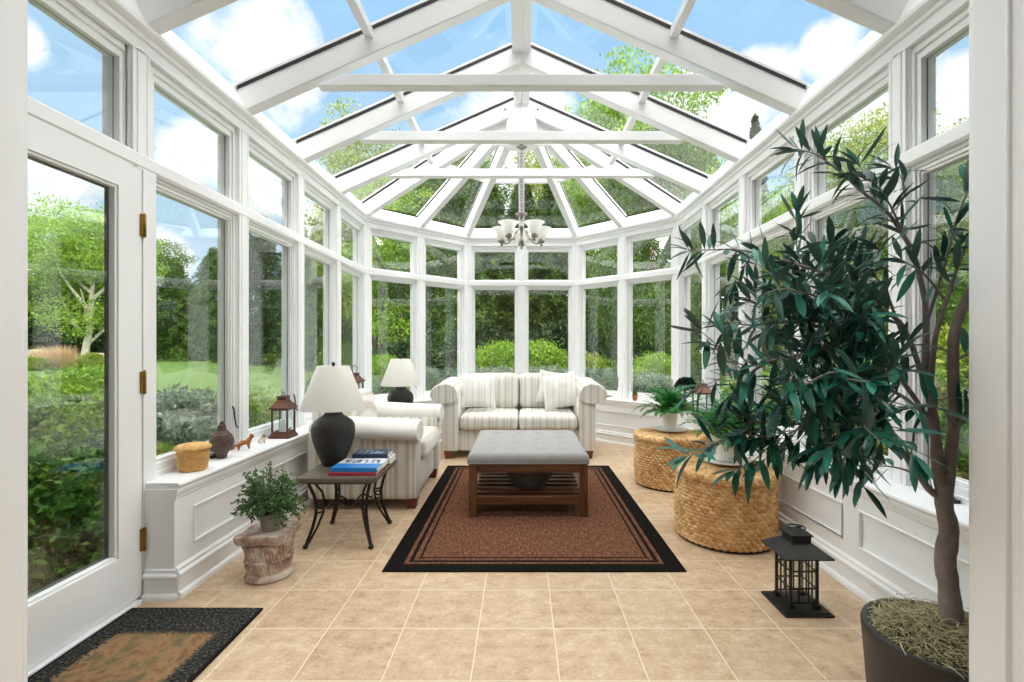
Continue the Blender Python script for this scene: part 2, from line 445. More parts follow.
BEAM = [(1.74, 2.514), (1.74, 2.566), (1.728, 2.572), (1.728, 2.592), (1.712, 2.598), (1.700, 2.612), (1.700, 2.632), (1.712, 2.640), (1.774, 2.766), (1.92, 2.705), (1.92, 2.514)]
SILL = [(1.580, .520), (1.584, .510), (1.592, .504), (1.80, .504), (1.80, .533), (1.592, .533), (1.583, .529)]
BASE = [(1.612, .14), (1.612, .505), (1.88, .505), (1.88, -.35), (1.612, -.35)]
BASEBD = [(1.570, .0), (1.570, .016), (1.576, .026), (1.585, .030), (1.585, .092), (1.577, .100), (1.577, .112), (1.588, .122), (1.588, .134), (1.602, .147), (1.613, .147), (1.613, 0)]
APRON = [(1.601, .455), (1.594, .462), (1.594, .474), (1.586, .484), (1.586, .505), (1.613, .505), (1.613, .455)]
for k in SEG:
    f0, f1 = RANGE[k]; w = walls[k]
    g0 = (lambda X: 2.20) if k == 'left' else f0
    mb = MB(); sweep(mb, k, BEAM, f0, f1); obj('eave_beam', mb, WHITE, w)
    mb = MB(); sweep(mb, k, SILL, g0, f1); obj('window_sill', mb, WHITE, w, bevel=.002)
    mb = MB(); sweep(mb, k, BASE, g0, f1)
    # raised stiles and rails around recessed panels
    if k == 'left': spans = [(2.32, 3.66), (3.77, 5.16)]; lim = (2.20, YC + T8 * 1.6)
    elif k == 'right': spans = [(1.30, 2.26), (2.37, 3.66), (3.77, 5.16)]; lim = (YN, YC + T8 * 1.6)
    else: spans = [(-.58, .58)]; lim = (-T8 * 1.6, T8 * 1.6)
    sweep(mb, k, [(1.600, .392), (1.613, .392), (1.613, .47), (1.600, .47)], g0, f1)
    sweep(mb, k, [(1.600, .145), (1.613, .145), (1.613, .205), (1.600, .205)], g0, f1)
    edges = [lim[0]] + [e for sp in spans for e in sp] + [lim[1]]
    for i in range(0, len(edges), 2): sbox(mb, k, edges[i], edges[i + 1], 1.600, 1.613, .205, .392)
    if k == 'left': sbox(mb, k, 2.194, 2.1999, 1.600, 1.735, .10, .504)
    obj('wainscot', mb, WHITE, w)
    mb = MB()
    for a, b in spans:
        for (s0, s1, z0, z1) in ((a, b, .205, .217), (a, b, .380, .392), (a, a + .012, .217, .380), (b - .012, b, .217, .380)):
            sbox(mb, k, s0, s1, 1.595, 1.613, z0, z1)
    obj('panel_moulding', mb, WHITE, w, bevel=.004)
    mb = MB(); sweep(mb, k, APRON, g0, f1)
    if k == 'left': mb.prism([pt(k, 2.192, X, z) for X, z in ((1.586, .484), (1.586, .505), (1.72, .505), (1.72, .455), (1.594, .455))], [pt(k, 2.20, X, z) for X, z in ((1.586, .484), (1.586, .505), (1.72, .505), (1.72, .455), (1.594, .455))])
    obj('sill_apron', mb, WHITE, w)
    mb = MB(); sweep(mb, k, BASEBD, g0, f1)
    if k == 'left':
        E = [(2.20 - (1.600 - X), z) for X, z in BASEBD if X < 1.61]
        ra = [Vector((-1.570 - (1.600 - 1.570) * 0, s, z)) for s, z in E] + [Vector((-1.57, 2.22, .147)), Vector((-1.57, 2.22, 0))]
        ra = [Vector((-(1.600 - (2.20 - s)), s, z)) for s, z in E] + [Vector((-1.60, 2.205, .147)), Vector((-1.60, 2.205, 0))]
        rb = [Vector((-1.735, p.y, p.z)) for p in ra]
        mb.prism(ra, rb)
    obj('baseboard', mb, WHITE, w)

# posts, with fluted faces
def post(seg, s, z0=.53, z1=2.52):
    mb = MB()
    prof = [(-.05, 1.742), (-.034, 1.742), (-.032, 1.746), (-.026, 1.746), (-.024, 1.740), (.024, 1.740), (.026, 1.746), (.032, 1.746), (.034, 1.742), (.05, 1.742), (.05, 1.758), (.055, 1.758), (.055, 1.768), (.062, 1.768), (.062, 1.87), (-.062, 1.87), (-.062, 1.768), (-.055, 1.768), (-.055, 1.758), (-.05, 1.758)]
    mb.prism([pt(seg, s + a, X, z0) for a, X in prof], [pt(seg, s + a, X, z1) for a, X in prof])
    obj('post', mb, WHITE, walls[seg], smooth=0)
PY = [1.43, 2.21, 2.99, 3.77, 4.55]
post('left', 2.185, 1.975)
for y in PY[2:]: post('left', y)
for y in PY: post('right', y)
for k in ('bl', 'back', 'br'): post(k, 0)
def corner_post(sa, ea, sb, eb, parent):
    mb = MB(); V = []
    A = [(.05, 1.742), (.05, 1.758), (.055, 1.758), (.055, 1.768), (.062, 1.768), (.062, 1.87)]
    for d, X in A[::-1]: V.append((sa, ea * (T8 * 1.742 - d) if sa in ('bl', 'back', 'br') else YC + T8 * 1.742 - d, X))
    V.append((sa, ea * T8 * 1.742 if sa in ('bl', 'back', 'br') else YC + T8 * 1.742, 1.742))
    for d, X in A: V.append((sb, eb * (T8 * 1.742 - d) if sb in ('bl', 'back', 'br') else YC + T8 * 1.742 - d, X))
    V.append((sb, eb * T8 * 1.87 if sb in ('bl', 'back', 'br') else YC + T8 * 1.87, 1.87))
    mb.prism([pt(s, a, X, .53) for s, a, X in V], [pt(s, a, X, 2.52) for s, a, X in V])
    obj('corner_post', mb, WHITE, walls[parent], smooth=0)
corner_post('left', 1, 'bl', -1, 'left'); corner_post('bl', 1, 'back', -1, 'bl'); corner_post('back', 1, 'br', -1, 'back'); corner_post('br', 1, 'right', 1, 'br')

# transom rails, windows
def rail(seg, a, b):
    mb = MB(); pr = [(1.736, 1.990), (1.736, 2.040), (1.748, 2.052), (1.87, 2.052), (1.87, 1.978), (1.748, 1.978)]
    mb.prism([pt(seg, a, X, z) for X, z in pr], [pt(seg, b, X, z) for X, z in pr])
    obj('transom_rail', mb, WHITE, walls[seg])
def frame(mb, seg, a, b, z0, z1, wl, wb, wt, X0, X1):
    sbox(mb, seg, a, a + wl, X0, X1, z0, z1); sbox(mb, seg, b - wl, b, X0, X1, z0, z1)
    sbox(mb, seg, a + wl, b - wl, X0, X1, z0, z0 + wb); sbox(mb, seg, a + wl, b - wl, X0, X1, z1 - wt, z1)
wn = [0]
def window(seg, s0, s1, o0=.052, o1=.052):
    wn[0] += 1
    w = struct('window_%d' % wn[0]); a, b = s0 + o0, s1 - o1
    mb = MB()
    frame(mb, seg, a, b, .530, 1.985, .018, .030, .022, 1.766, 1.85)
    frame(mb, seg, a + .018, b - .018, .560, 1.963, .012, .038, .018, 1.776, 1.845)
    frame(mb, seg, a + .030, b - .030, .598, 1.945, .010, .018, .012, 1.785, 1.835)
    obj('sash_frame', mb, WHITE, w, bevel=.003)
    mb = MB(); sbox(mb, seg, a + .036, b - .036, 1.800, 1.806, .612, 1.937); obj('glass_pane', mb, GLASS, w, smooth=0)
    mb = MB()
    frame(mb, seg, a, b, 2.045, 2.520, .018, .014, .040, 1.766, 1.85)
    frame(mb, seg, a + .018, b - .018, 2.056, 2.482, .020, .012, .036, 1.777, 1.84)
    obj('transom_frame', mb, WHITE, w, bevel=.003)
    mb = MB(); sbox(mb, seg, a + .034, b - .034, 1.798, 1.804, 2.064, 2.450); obj('transom_glass', mb, GLASS, w, smooth=0)
    # spacer bar / gasket, visible as a dark line at the glass edge
    mb = MB()
    frame(mb, seg, a + .038, b - .038, .612, 1.937, .005, .005, .005, 1.807, 1.810)
    frame(mb, seg, a + .036, b - .036, 2.064, 2.450, .005, .005, .005, 1.805, 1.808)
    obj('gasket', mb, GASKET, w, smooth=0)
    # casement lever on the sash stile and folding crank on the sill
    mb = MB(); q = lambda s, X, z: pt(seg, s, X, z)
    mb.tube([q(b - .018, 1.772, .80), q(b - .018, 1.764, .78), q(b - .018, 1.758, .72), q(b - .016, 1.752, .68), q(b - .005, 1.745, .665)], [.005, .0045, .004, .004, .003], 8)
    obj('lock_lever', mb, BRONZELEVER, w)
    mb = MB(); m = (a + b) / 2 + .12
    mb.box(-.032, .032, -.012, .012, 0, .014, Matrix.Translation(q(m, 1.748, .533)) @ Matrix.Rotation(math.atan2(SEG[seg][1][1], SEG[seg][1][0]), 4, 'Z'))
    mb.tube([q(m - .02, 1.742, .551), q(m + .01, 1.738, .558), q(m + .05, 1.740, .552), q(m + .075, 1.742, .549), q(m + .09, 1.742, .556)], [.007, .006, .005, .005, .008], 8)
    obj('crank_handle', mb, BRONZELEVER, w)
    rail(seg, s0, s1)
ye = YC + SV
for a, b in zip(PY[1:], PY[2:] + [ye]): window('left', a, b)
for k in ('bl', 'back', 'br'):
    window(k, -SV, 0); window(k, 0, SV)
for a, b in zip(PY, PY[1:] + [ye]): window('right', a, b)
window('right', YN - .35, PY[0])

# glazed door on the left
D = struct('door_1')
y0, y1 = 1.33, 2.185
mb = MB()
for (s0, s1, z0, z1) in ((y0, y0 + .115, .022, 1.983), (y1 - .125, y1, .022, 1.983), (y0 + .115, y1 - .125, .022, .245), (y0 + .115, y1 - .125, 1.862, 1.983)):
    sbox(mb, 'left', s0, s1, 1.742, 1.79, z0, z1)
frame(mb, 'left', y0 + .115, y1 - .125, .245, 1.862, .012, .012, .012, 1.750, 1.785)
obj('door_leaf', mb, WHITE, D, bevel=.0015)
mb = MB(); sbox(mb, 'left', y0 + .122, y1 - .132, 1.768, 1.774, .252, 1.855); obj('glass_pane', mb, GLASS, D, smooth=0)
mb = MB(); frame(mb, 'left', y0 + .127, y1 - .137, .257, 1.850, .006, .006, .006, 1.776, 1.79); obj('gasket', mb, GASKET, D, smooth=0)
mb = MB(); sbox(mb, 'left', YN, 2.16, 1.72, 1.88, -.02, .018); obj('threshold', mb, WHITE, D, bevel=.004)
for z in (.28, 1.0, 1.72):
    mb = MB(); sbox(mb, 'left', 2.172, 2.196, 1.730, 1.745, z - .05, z + .05)
    mb.tube([pt('left', 2.186, 1.731, z - .055), pt('left', 2.186, 1.731, z - .05), pt('left', 2.186, 1.731, z + .05), pt('left', 2.186, 1.731, z + .056)], [.003, .0065, .0065, .003], 10)
    obj('hinge', mb, BRASS, D)
mb = MB(); sbox(mb, 'left', 2.189, 2.268, 1.7385, 1.87, .0, 1.982)
sbox(mb, 'left', YN, 1.325, 1.742, 1.87, 0, 1.985); obj('door_jamb', mb, WHITE, D, bevel=.003)
rail('left', YN, 2.21)
w = struct('window_%d' % (wn[0] + 1))
mb = MB(); frame(mb, 'left', 1.30, 2.15, 2.045, 2.520, .022, .014, .040, 1.768, 1.85); frame(mb, 'left', 1.322, 2.128, 2.056, 2.482, .022, .012, .036, 1.778, 1.84)
obj('transom_frame', mb, WHITE, w, bevel=.003)
mb = MB(); sbox(mb, 'left', 1.34, 2.11, 1.798, 1.804, 2.064, 2.450); obj('transom_glass', mb, GLASS, w, smooth=0)
mb = MB(); frame(mb, 'left', 1.34, 2.11, 2.064, 2.450, .005, .005, .005, 1.805, 1.808); obj('gasket', mb, GASKET, w, smooth=0)
mb = MB(); sbox(mb, 'left', YN, 1.30, 1.742, 1.87, 1.985, 2.52); obj('post', mb, WHITE, walls['left'])

# opening to the house: jamb linings, casings, gable above
wf = struct('wall_front')
SIDING = m_plain('grey_shingle_siding', srgb(96, 92, 86), .8, var=.12, nscale=9)
for sg, X in ((-1, 1.254), (1, 1.135)):
    mb = MB()
    bx = lambda x0, x1, ya, yb, z0, z1: mb.box(min(sg * x0, sg * x1), max(sg * x0, sg * x1), ya, yb, z0, z1)
    bx(X, X + .03, .90, 1.085, 0, 2.45); bx(X, X + .03, 1.115, 1.20, 0, 2.45); bx(X + .012, X + .03, 1.08, 1.12, 0, 2.45)
    bx(X + .012, X + .10, 1.2, 1.222, 0, 2.50); bx(X + .10, X + .125, 1.2, 1.235, 0, 2.50)
    obj('door_casing', mb, WHITE, wf, bevel=.003)
    mb = MB(); bx(X + .03, 2.3, 1.0, 1.2, -.1, 2.5); obj('wall_panel', mb, SIDING, wf)
mb = MB(); mb.box(-1.254, 1.135, .9, 1.2, 2.45, 2.5); mb.box(-1.35, 1.24, 1.2, 1.222, 2.45, 2.56); obj('head_casing', mb, WHITE, wf, bevel=.003)
mb = MB(); pr = [(-2.3, 2.5), (2.3, 2.5), (2.3, 2.75), (0, 3.75), (-2.3, 2.75)]
mb.prism([Vector((x, 1.0, z)) for x, z in pr], [Vector((x, 1.195, z)) for x, z in pr]); obj('gable', mb, SIDING, wf)
mb = MB(); mb.box(-9, -2.3, 1.0, 1.19, -.4, 5.6); mb.box(2.3, 9, 1.0, 1.19, -.4, 5.6); mb.box(-2.3, 2.3, 1.0, 1.18, 3.75, 5.6)
mb.prism([Vector((x, 1.0, z)) for x, z in ((-2.3, 2.75), (0, 3.75), (-2.3, 3.75))], [Vector((x, 1.18, z)) for x, z in ((-2.3, 2.75), (0, 3.75), (-2.3, 3.75))])
mb.prism([Vector((x, 1.0, z)) for x, z in ((2.3, 2.75), (0, 3.75), (2.3, 3.75))], [Vector((x, 1.18, z)) for x, z in ((2.3, 2.75), (0, 3.75), (2.3, 3.75))])
obj('house_facade', mb, SIDING, wf)
PLASTER = m_plain('warm_white_plaster', (.72, .70, .66, 1), .8, var=.02)
mb = MB(); mb.box(-3.1, -3.0, -4, 1.0, 0, 2.6); mb.box(3.0, 3.1, -4, 1.0, 0, 2.6); mb.box(-3.1, 3.1, -4.1, -4, 0, 2.6); obj('house_room', mb, PLASTER, wf)
mb = MB(); mb.box(-3.1, 3.1, -4.1, 1.0, 2.6, 2.75); obj('house_room_ceiling', mb, PLASTER, wf)
mb = MB(); mb.box(-3.1, 3.1, -4.1, .0, -.12, -.004); obj('house_room_floor', mb, m_wood('oak_floor', srgb(120, 84, 52), srgb(160, 118, 78), 1), wf)

# unseen fill lights added above the camera to brighten the room
for lx in (-1.2, 1.2):
    L = bpy.data.lights.new('unseen_fill_light', 'AREA'); L.shape = 'DISK'; L.size = .6; L.energy = FILLW; L.color = (1, .98, .95)
    o = link(bpy.data.objects.new('unseen_fill_light', L)); o.location = (lx, .25, 2.56)
# floor
F = struct('floor')
mb = MB(); q = T8 * 1.62
pl = [(-1.9, -1.2), (1.9, -1.2), (1.75, YC + T8 * 1.75), (T8 * 1.75, YC + 1.75), (-T8 * 1.75, YC + 1.75), (-1.75, YC + T8 * 1.75)]
mb.prism([Vector((x, y, -.12)) for x, y in pl], [Vector((x, y, 0)) for x, y in pl]); obj('tile_floor', mb, TILE, F)

# roof
CE = struct('ceiling')
SL = .444
zg = lambda X: 3.56 - SL * X
def rafter(base, d, X0, X1, w=.082, name='rafter'):
    d = Vector(d); pz = Vector((-d.y, d.x)).normalized() * (w / 2)
    def ring(X, zt, zb, k=1):
        p = Vector(base) + d * X
        return [(p.x + s * pz.x * k, p.y + s * pz.y * k, z) for s in (-1, 1) for z in (zt, zb)]
    mb = MB()
    mb.hexa(ring(X0, zg(X0) - .014, zg(X0) - .168) + ring(X1, zg(X1) - .014, zg(X1) - .168))
    r = obj(name, mb, WHITE, CE, bevel=.006)
    mb = MB(); mb.hexa(ring(X0, zg(X0) + .002, zg(X0) - .018, 1.12) + ring(X1, zg(X1) + .002, zg(X1) - .018, 1.12))
    obj('glazing_gasket', mb, GASKET, r, smooth=0)
    mb = MB(); mb.hexa(ring(X0, zg(X0) + .03, zg(X0) + .012, .9) + ring(X1 + .04, zg(X1 + .04) + .03, zg(X1 + .04) + .012, .9))
    obj('cap_strip', mb, WHITE, r, smooth=0)
RY = PY
for y in RY:
    for s in (-1, 1): rafter((0, y), (s, 0), .0, 1.76)
k8 = 1 / math.cos(PI / 8)
for a in (157.5, 112.5, 67.5, 22.5):
    rafter((0, YC), (k8 * math.cos(math.radians(a)), k8 * math.sin(math.radians(a))), .05, 1.76, .075)
for a in (135, 90, 45):
    rafter((0, YC), (math.cos(math.radians(a)), math.sin(math.radians(a))), .05, 1.76, .070)
mb = MB(); mb.box(-.074, -.003, YN, YC, 3.47, 3.60); mb.box(.003, .074, YN, YC, 3.47, 3.60); mb.box(-.01, .01, YN, YC, 3.478, 3.60); obj('ridge_board', mb, WHITE, CE, bevel=.003)
for y in RY[2:]:
    mb = MB(); mb.box(-1.27, 1.27, y - .038, y + .036, 2.785, 2.858); 
    for i, p in enumerate(mb.v):   # ends cut to the rafter slope
        x, yy, z = p
        if z > 2.8: mb.v[i] = (x * (1.10 / 1.27), yy, z)
    obj('tie_beam', mb, WHITE, CE, bevel=.004)
mb = MB(); mb.lathe([(.17, 0), (.175, .01), (.175, .28)], 8, (0, YC, 3.12)); obj('ridge_hub', mb, WHITE, CE, smooth=0)
mb = MB(); pr = [(0, 3.42), (-.42, 3.235), (-.26, 3.10), (.26, 3.10), (.42, 3.235)]
mb.prism([Vector((x, 4.56, z)) for x, z in pr], [Vector((x, 4.59, z)) for x, z in pr]); obj('gusset_plate', mb, WHITE, CE)
mb = MB()
for s in (-1, 1):
    for (px, pz) in ((.155, 3.415), (.085, 3.355), (.130, 3.330)):
        mb.lathe([(.002, 0), (.009, 0), (.009, .004), (.006, .006)], 8, (0, 0, 0))
        for i in range(len(mb.v) - 32, len(mb.v)):
            x, y, z = mb.v[i]; mb.v[i] = (s * px + x, 4.508 - z, pz + y)
obj('bolt_head', mb, BRONZELEVER, CE)
# horizontal glazing bar half-way up every slope
XB = .945
ends = RY + [YC]
def bar(a, b):
    mb = MB(); a = Vector(a); b = Vector(b); d = (b - a); t = Vector((-d.y, d.x, 0)).normalized() * .024
    mb.hexa([p + s * t + Vector((0, 0, dz)) for p in (a, b) for s in (-1, 1) for dz in (-.005, -.06)]); obj('glazing_bar', mb, WHITE, CE, smooth=0)
for s in (-1, 1):
    e = [YN] + RY
    for a, b in zip(e, e[1:]): bar((s * XB, a + .03, zg(XB)), (s * XB, b - .03, zg(XB)))
angs = [180, 157.5, 135, 112.5, 90, 67.5, 45, 22.5, 0]
def rp(a, X):
    m = k8 if abs((a / 22.5) % 2 - 1) < .01 else 1
    return Vector((X * m * math.cos(math.radians(a)), YC + X * m * math.sin(math.radians(a)), zg(X)))
for a, b in zip(angs, angs[1:]):
    p, q_ = rp(a, XB), rp(b, XB); d = (q_ - p).normalized() * .03; bar(p + d, q_ - d)
# roof glass
def slab(c4):
    mb = MB(); up = Vector((0, 0, .008)); mb.prism([Vector(p) for p in c4], [Vector(p) + up for p in c4]); obj('roof_pane', mb, ROOFGLASS, CE, smooth=0)
for s in (-1, 1):
    e = [YN] + RY
    for a, b in zip(e, e[1:]):
        slab([(s * .07, a + .045, zg(.07)), (s * 1.80, a + .045, zg(1.80)), (s * 1.80, b - .045, zg(1.80)), (s * .07, b - .045, zg(.07))])
for a, b in zip(angs, angs[1:]):
    def off(a, b, X):
        p, q_ = rp(a, X), rp(b, X); d = (q_ - p).normalized() * .042; return p + d, q_ - d
    p0, q0 = off(a, b, .28); p1, q1 = off(a, b, 1.80); slab([p0, p1, q1, q0])
# roof edge gasket, seen as the dark line at the foot of each pane
for k in ('bl', 'back', 'br'):
    f0, f1 = RANGE[k]; mb = MB()
    sweep(mb, k, [(1.768, 2.756), (1.768, 2.772), (1.79, 2.765), (1.79, 2.75)], f0, f1); obj('edge_gasket', mb, GASKET, CE, smooth=0)
# ------------------------------------------------------------------ floor coverings
rug = thing('area_rug', 'brown flatweave rug with black double-lined border under the ottoman', 'rug', (.066, 3.555, 0))
mb = MB(); mb.rbox((0, 0, .004), (1.575, 2.20, .008), .003, 4); obj('rug_field', mb, RUG, rug)
dm = thing('doormat', 'dark plaid pile doormat lying in front of the glazed door', 'doormat', (-1.43, 1.655, 0))
mb = MB(); mb.rbox((0, 0, .006), (.58, .90, .012), .004, 4); obj('mat_pile', mb, MAT, dm)

# ------------------------------------------------------------------ sofas: seat faces -y, origin at the middle of the front
def seating(root, W, D, n, fab, plain, armtop, seatz, backz, roll_rx, roll_rz, panel, pads=True):
    h = W / 2
    mb = MB(); mb.rbox((0, D * .5 + .01, (.075 + seatz - .16) / 2), (W - 2 * panel + .02, D - .04, seatz - .16 - .075), .025, 6); obj('seat_base', mb, fab, root)
    for s in (-1, 1):
        cx = s * (h - panel * .5); rx = s * (h - panel * .5 + .045)
        mb = MB(); mb.rbox((cx, D / 2, (.075 + armtop - roll_rz) / 2), (panel, D - .01, armtop - roll_rz - .075), .03, 6)
        a = obj('arm', mb, fab, root)
        # rolled top: an elliptical loft with rounded front, rising to the back
        rings = []
        N = 28; L = 22
        for j in range(L + 1):
            t = j / L; y = -.012 + t * (D - .03)
            e = .95 + .05 * min(1, t / .03) ** .5
            e2 = 1 if t < .9 else (1 - (t - .9) / .1 * .5)
            lift = .03 * t
            ring = []
            for i in range(N):
                th = 2 * PI * i / N
                wob = 1 + .03 * noise.noise(Vector((math.cos(th) * 2 + s * 5, math.sin(th) * 2, y * 6)))
                vz = math.sin(th); vz = vz if vz > 0 else .62 * vz
                ux = math.copysign(abs(math.cos(th)) ** .85, math.cos(th)); ux *= .80 if ux * s < 0 else 1.0
                ring.append((rx + roll_rx * e * e2 * wob * ux, y, armtop - roll_rz + lift + roll_rz * e * e2 * wob * vz))
            rings.append(ring)
        mb = MB(); mb.loft(rings); obj('arm_roll', mb, plain, a, smooth=60)
        mb = MB(); pts = [(rx + roll_rx * math.cos(2 * PI * i / 40), .006, armtop - roll_rz + roll_rz * math.sin(2 * PI * i / 40)) for i in range(41)]
        pts = [(rx + roll_rx * .97 * math.copysign(abs(math.cos(t)) ** .85, math.cos(t)) * (.80 if math.cos(t) * s < 0 else 1.0), .022, armtop - roll_rz + .97 * roll_rz * (math.sin(t) if math.sin(t) > 0 else .62 * math.sin(t)) + .002) for t in [2 * PI * i / 40 for i in range(41)]]
        mb.tube(pts, .005, 6, False); obj('piping', mb, plain, a)
    iw = W - 2 * panel; cw = iw / n
    for i in range(n):
        cx = -iw / 2 + cw * (i + .5)
        mb = MB(); mb.rbox((cx, .30, seatz - .085), (cw - .006, .64, .165), .05, 12, (0, .02, .10), .006, i + 3); obj('seat_cushion', mb, fab, root)
    mb = MB(); mb.rbox((0, D - .10, (.09 + backz - .02) / 2), (W - .10, .20, backz - .02 - .09), .08, 10); obj('backrest', mb, fab, root)
    for i in range(n):
        cx = -iw / 2 + cw * (i + .5)
        M = Matrix.Translation((cx, .63, seatz + (backz - seatz) / 2 + .0)) @ Matrix.Rotation(-.16, 4, 'X')
        mb = MB(); mb.rbox((0, 0, 0), (cw - .01, .20, backz - seatz + .03), .085, 12, (.0, .25, .02), .008, i + 11, M); obj('back_cushion', mb, fab, root)
    for sx in (-1, 1):
        for y in (.06, D - .08):
            mb = MB(); cx = sx * (h - .075)
            mb.prism([Vector((cx + a * .032, y + b * .032, 0)) for a, b in ((-1, -1), (1, -1), (1, 1), (-1, 1))], [Vector((cx + a * .045, y + b * .045, .09)) for a, b in ((-1, -1), (1, -1), (1, 1), (-1, 1))])
            obj('foot', mb, CHERRY, root, bevel=.003)

sofa = thing('loveseat_sofa', 'cream striped two-seat sofa with rolled arms at the back of the bay', 'sofa', (-.03, 4.94, 0))
seating(sofa, 1.62, .88, 2, SOFAFAB, SOFAFAB, .785, .462, .845, .165, .130, .19)
chair = thing('armchair', 'slipcovered striped armchair with white rolled arms beside the black lamp', 'armchair', (-.735, 3.86, 0), PI / 2)
seating(chair, .96, .80, 1, CHAIRFAB, SLIPCOVER, .645, .48, .79, .135, .092, .15)

def throw(label, x, y, z, w, h, th, rz, tilt, roll, seed):
    t = thing('throw_pillow', label, 'pillow', (x, y, z), rz, 'striped throw pillows on the sofa')
    M = Matrix.Translation((0, 0, h / 2)) @ Matrix.Rotation(tilt, 4, 'X') @ Matrix.Rotation(roll, 4, 'Y')
    mb = MB(); mb.pillow(M, w, h, th, 14, .10, seed); obj('pillow_cover', mb, PILLOWFAB, t, smooth=70)
throw('square striped throw pillow leaning on the sofa\'s left back cushion by its arm', -.47, 5.225, .486, .40, .39, .14, .10, -.32, .05, 1)
throw('square striped throw pillow tilted in front at the sofa\'s right arm', .42, 5.205, .486, .40, .40, .14, -.12, -.32, -.20, 2)
throw('pale throw pillow whose corner shows behind the other right-arm pillow', .38, 5.40, .515, .40, .38, .08, -.02, -.24, .14, 3)

# ------------------------------------------------------------------ ottoman table
ot = thing('tufted_ottoman', 'grey tufted ottoman coffee table on a slatted walnut frame', 'ottoman', (.046, 3.23, .008))
OW, OD = .81, .93
mb = MB(); n = 44; hw, hd = OW / 2 + .006, OD / 2 + .006; cy = OD / 2
btn = [(-.263 + .175 * i, cy - .30 + .20 * j) for i in range(4) for j in range(4)]
def topz(x, y):
    e = min(1, (hw - abs(x)) / .05); f = min(1, (hd - abs(y - cy)) / .05)
    z = .414 + .022 * math.sqrt(max(0, 1 - (1 - e) ** 2)) * math.sqrt(max(0, 1 - (1 - f) ** 2))
    for bx, by in btn:
        d2 = (x - bx) ** 2 + (y - by) ** 2; z -= .024 * math.exp(-d2 / .0014)
        z -= .007 * math.exp(-abs(x - bx) / .012) * math.exp(-d2 / .01)
    return z
g = lambda i, h_: h_ * math.sin((-1 + 2 * i / n) * PI / 2) * .35 + h_ * (-1 + 2 * i / n) * .65
vs = [(g(i, hw), cy + g(j, hd), topz(g(i, hw), cy + g(j, hd))) for i in range(n + 1) for j in range(n + 1)]
fs = [(i * (n + 1) + j, (i + 1) * (n + 1) + j, (i + 1) * (n + 1) + j + 1, i * (n + 1) + j + 1) for i in range(n) for j in range(n)]
b = len(vs); per = [(i, 0) for i in range(n)] + [(n, j) for j in range(n)] + [(i, n) for i in range(n, 0, -1)] + [(0, j) for j in range(n, 0, -1)]
rows = [[i * (n + 1) + j for i, j in per]]
for z, k in ((.385, 1.008), (.362, 1.0)):
    rows.append(list(range(len(vs), len(vs) + len(per)))); vs += [(g(i, hw) * k, cy + g(j, hd) * k, z) for i, j in per]
for r0, r1 in zip(rows, rows[1:]):
    m_ = len(per); fs += [(r0[i], r0[(i + 1) % m_], r1[(i + 1) % m_], r1[i]) for i in range(m_)]
fs.append(tuple(rows[-1])); mb.add(vs, fs); cu = obj('cushion_top', mb, GREYFAB, ot, smooth=70)
for bx, by in btn:
    mb = MB(); mb.lathe([(.001, .010), (.010, .009), (.016, .004), (.015, -.004)], 10, (bx, by, topz(bx, by) - .002)); obj('tuft_button', mb, GREYFAB, cu)
for z0 in (.366,):
    mb = MB(); pts = [(-hw, 0 - .006, z0), (hw, -.006, z0), (hw, OD + .006, z0), (-hw, OD + .006, z0), (-hw, -.006, z0)]; mb.tube(pts, .005, 6); obj('piping', mb, GREYFAB, cu)
for sx in (-1, 1):
    for y in (.0, OD - .052):
        x = sx * (OW / 2 - .026); mb = MB(); mb.box(x - .026, x + .026, y, y + .052, 0, .365); obj('leg', mb, WALNUTV, ot, bevel=.003)
mb = MB(); a = OW / 2 - .052
mb.box(-a, a, .008, .03, .300, .362); mb.box(-a, a, OD - .03, OD - .008, .300, .362)
for s in (-1, 1): mb.box(s * (a + .04) - .011, s * (a + .04) + .011, .052, OD - .052, .300, .362)
obj('apron', mb, WALNUT, ot, bevel=.002)
mb = MB(); mb.box(-a, a, .006, .034, .085, .140); mb.box(-a, a, OD - .034, OD - .006, .085, .140)
for s in (-1, 1): mb.box(s * (a + .03) - .014, s * (a + .03) + .014, .052, OD - .052, .085, .140)
obj('shelf_frame', mb, WALNUT, ot, bevel=.002)
for k in range(8):
    y = .085 + k * .102; mb = MB(); mb.box(-a - .02, a + .02, y, y + .055, .128, .142); obj('shelf_slat', mb, WALNUT, ot, bevel=.002)
bowl = thing('metal_bowl', 'dark hammered metal bowl on the slatted shelf under the ottoman', 'bowl', (.06, 3.49, .151))
mb = MB(); mb.lathe([(.001, .0), (.095, .0), (.110, .006), (.128, .030), (.142, .055), (.150, .060), (.165, .085), (.185, .118), (.205, .138), (.208, .142), (.203, .146), (.175, .120), (.15, .085), (.12, .04), (.08, .016), (.001, .012)], 40)
obj('bowl_body', mb, m_plain('hammered_pewter', srgb(104, 108, 106), .55, .4, var=.3, nscale=18, bump=.6, bscale=40), bowl)

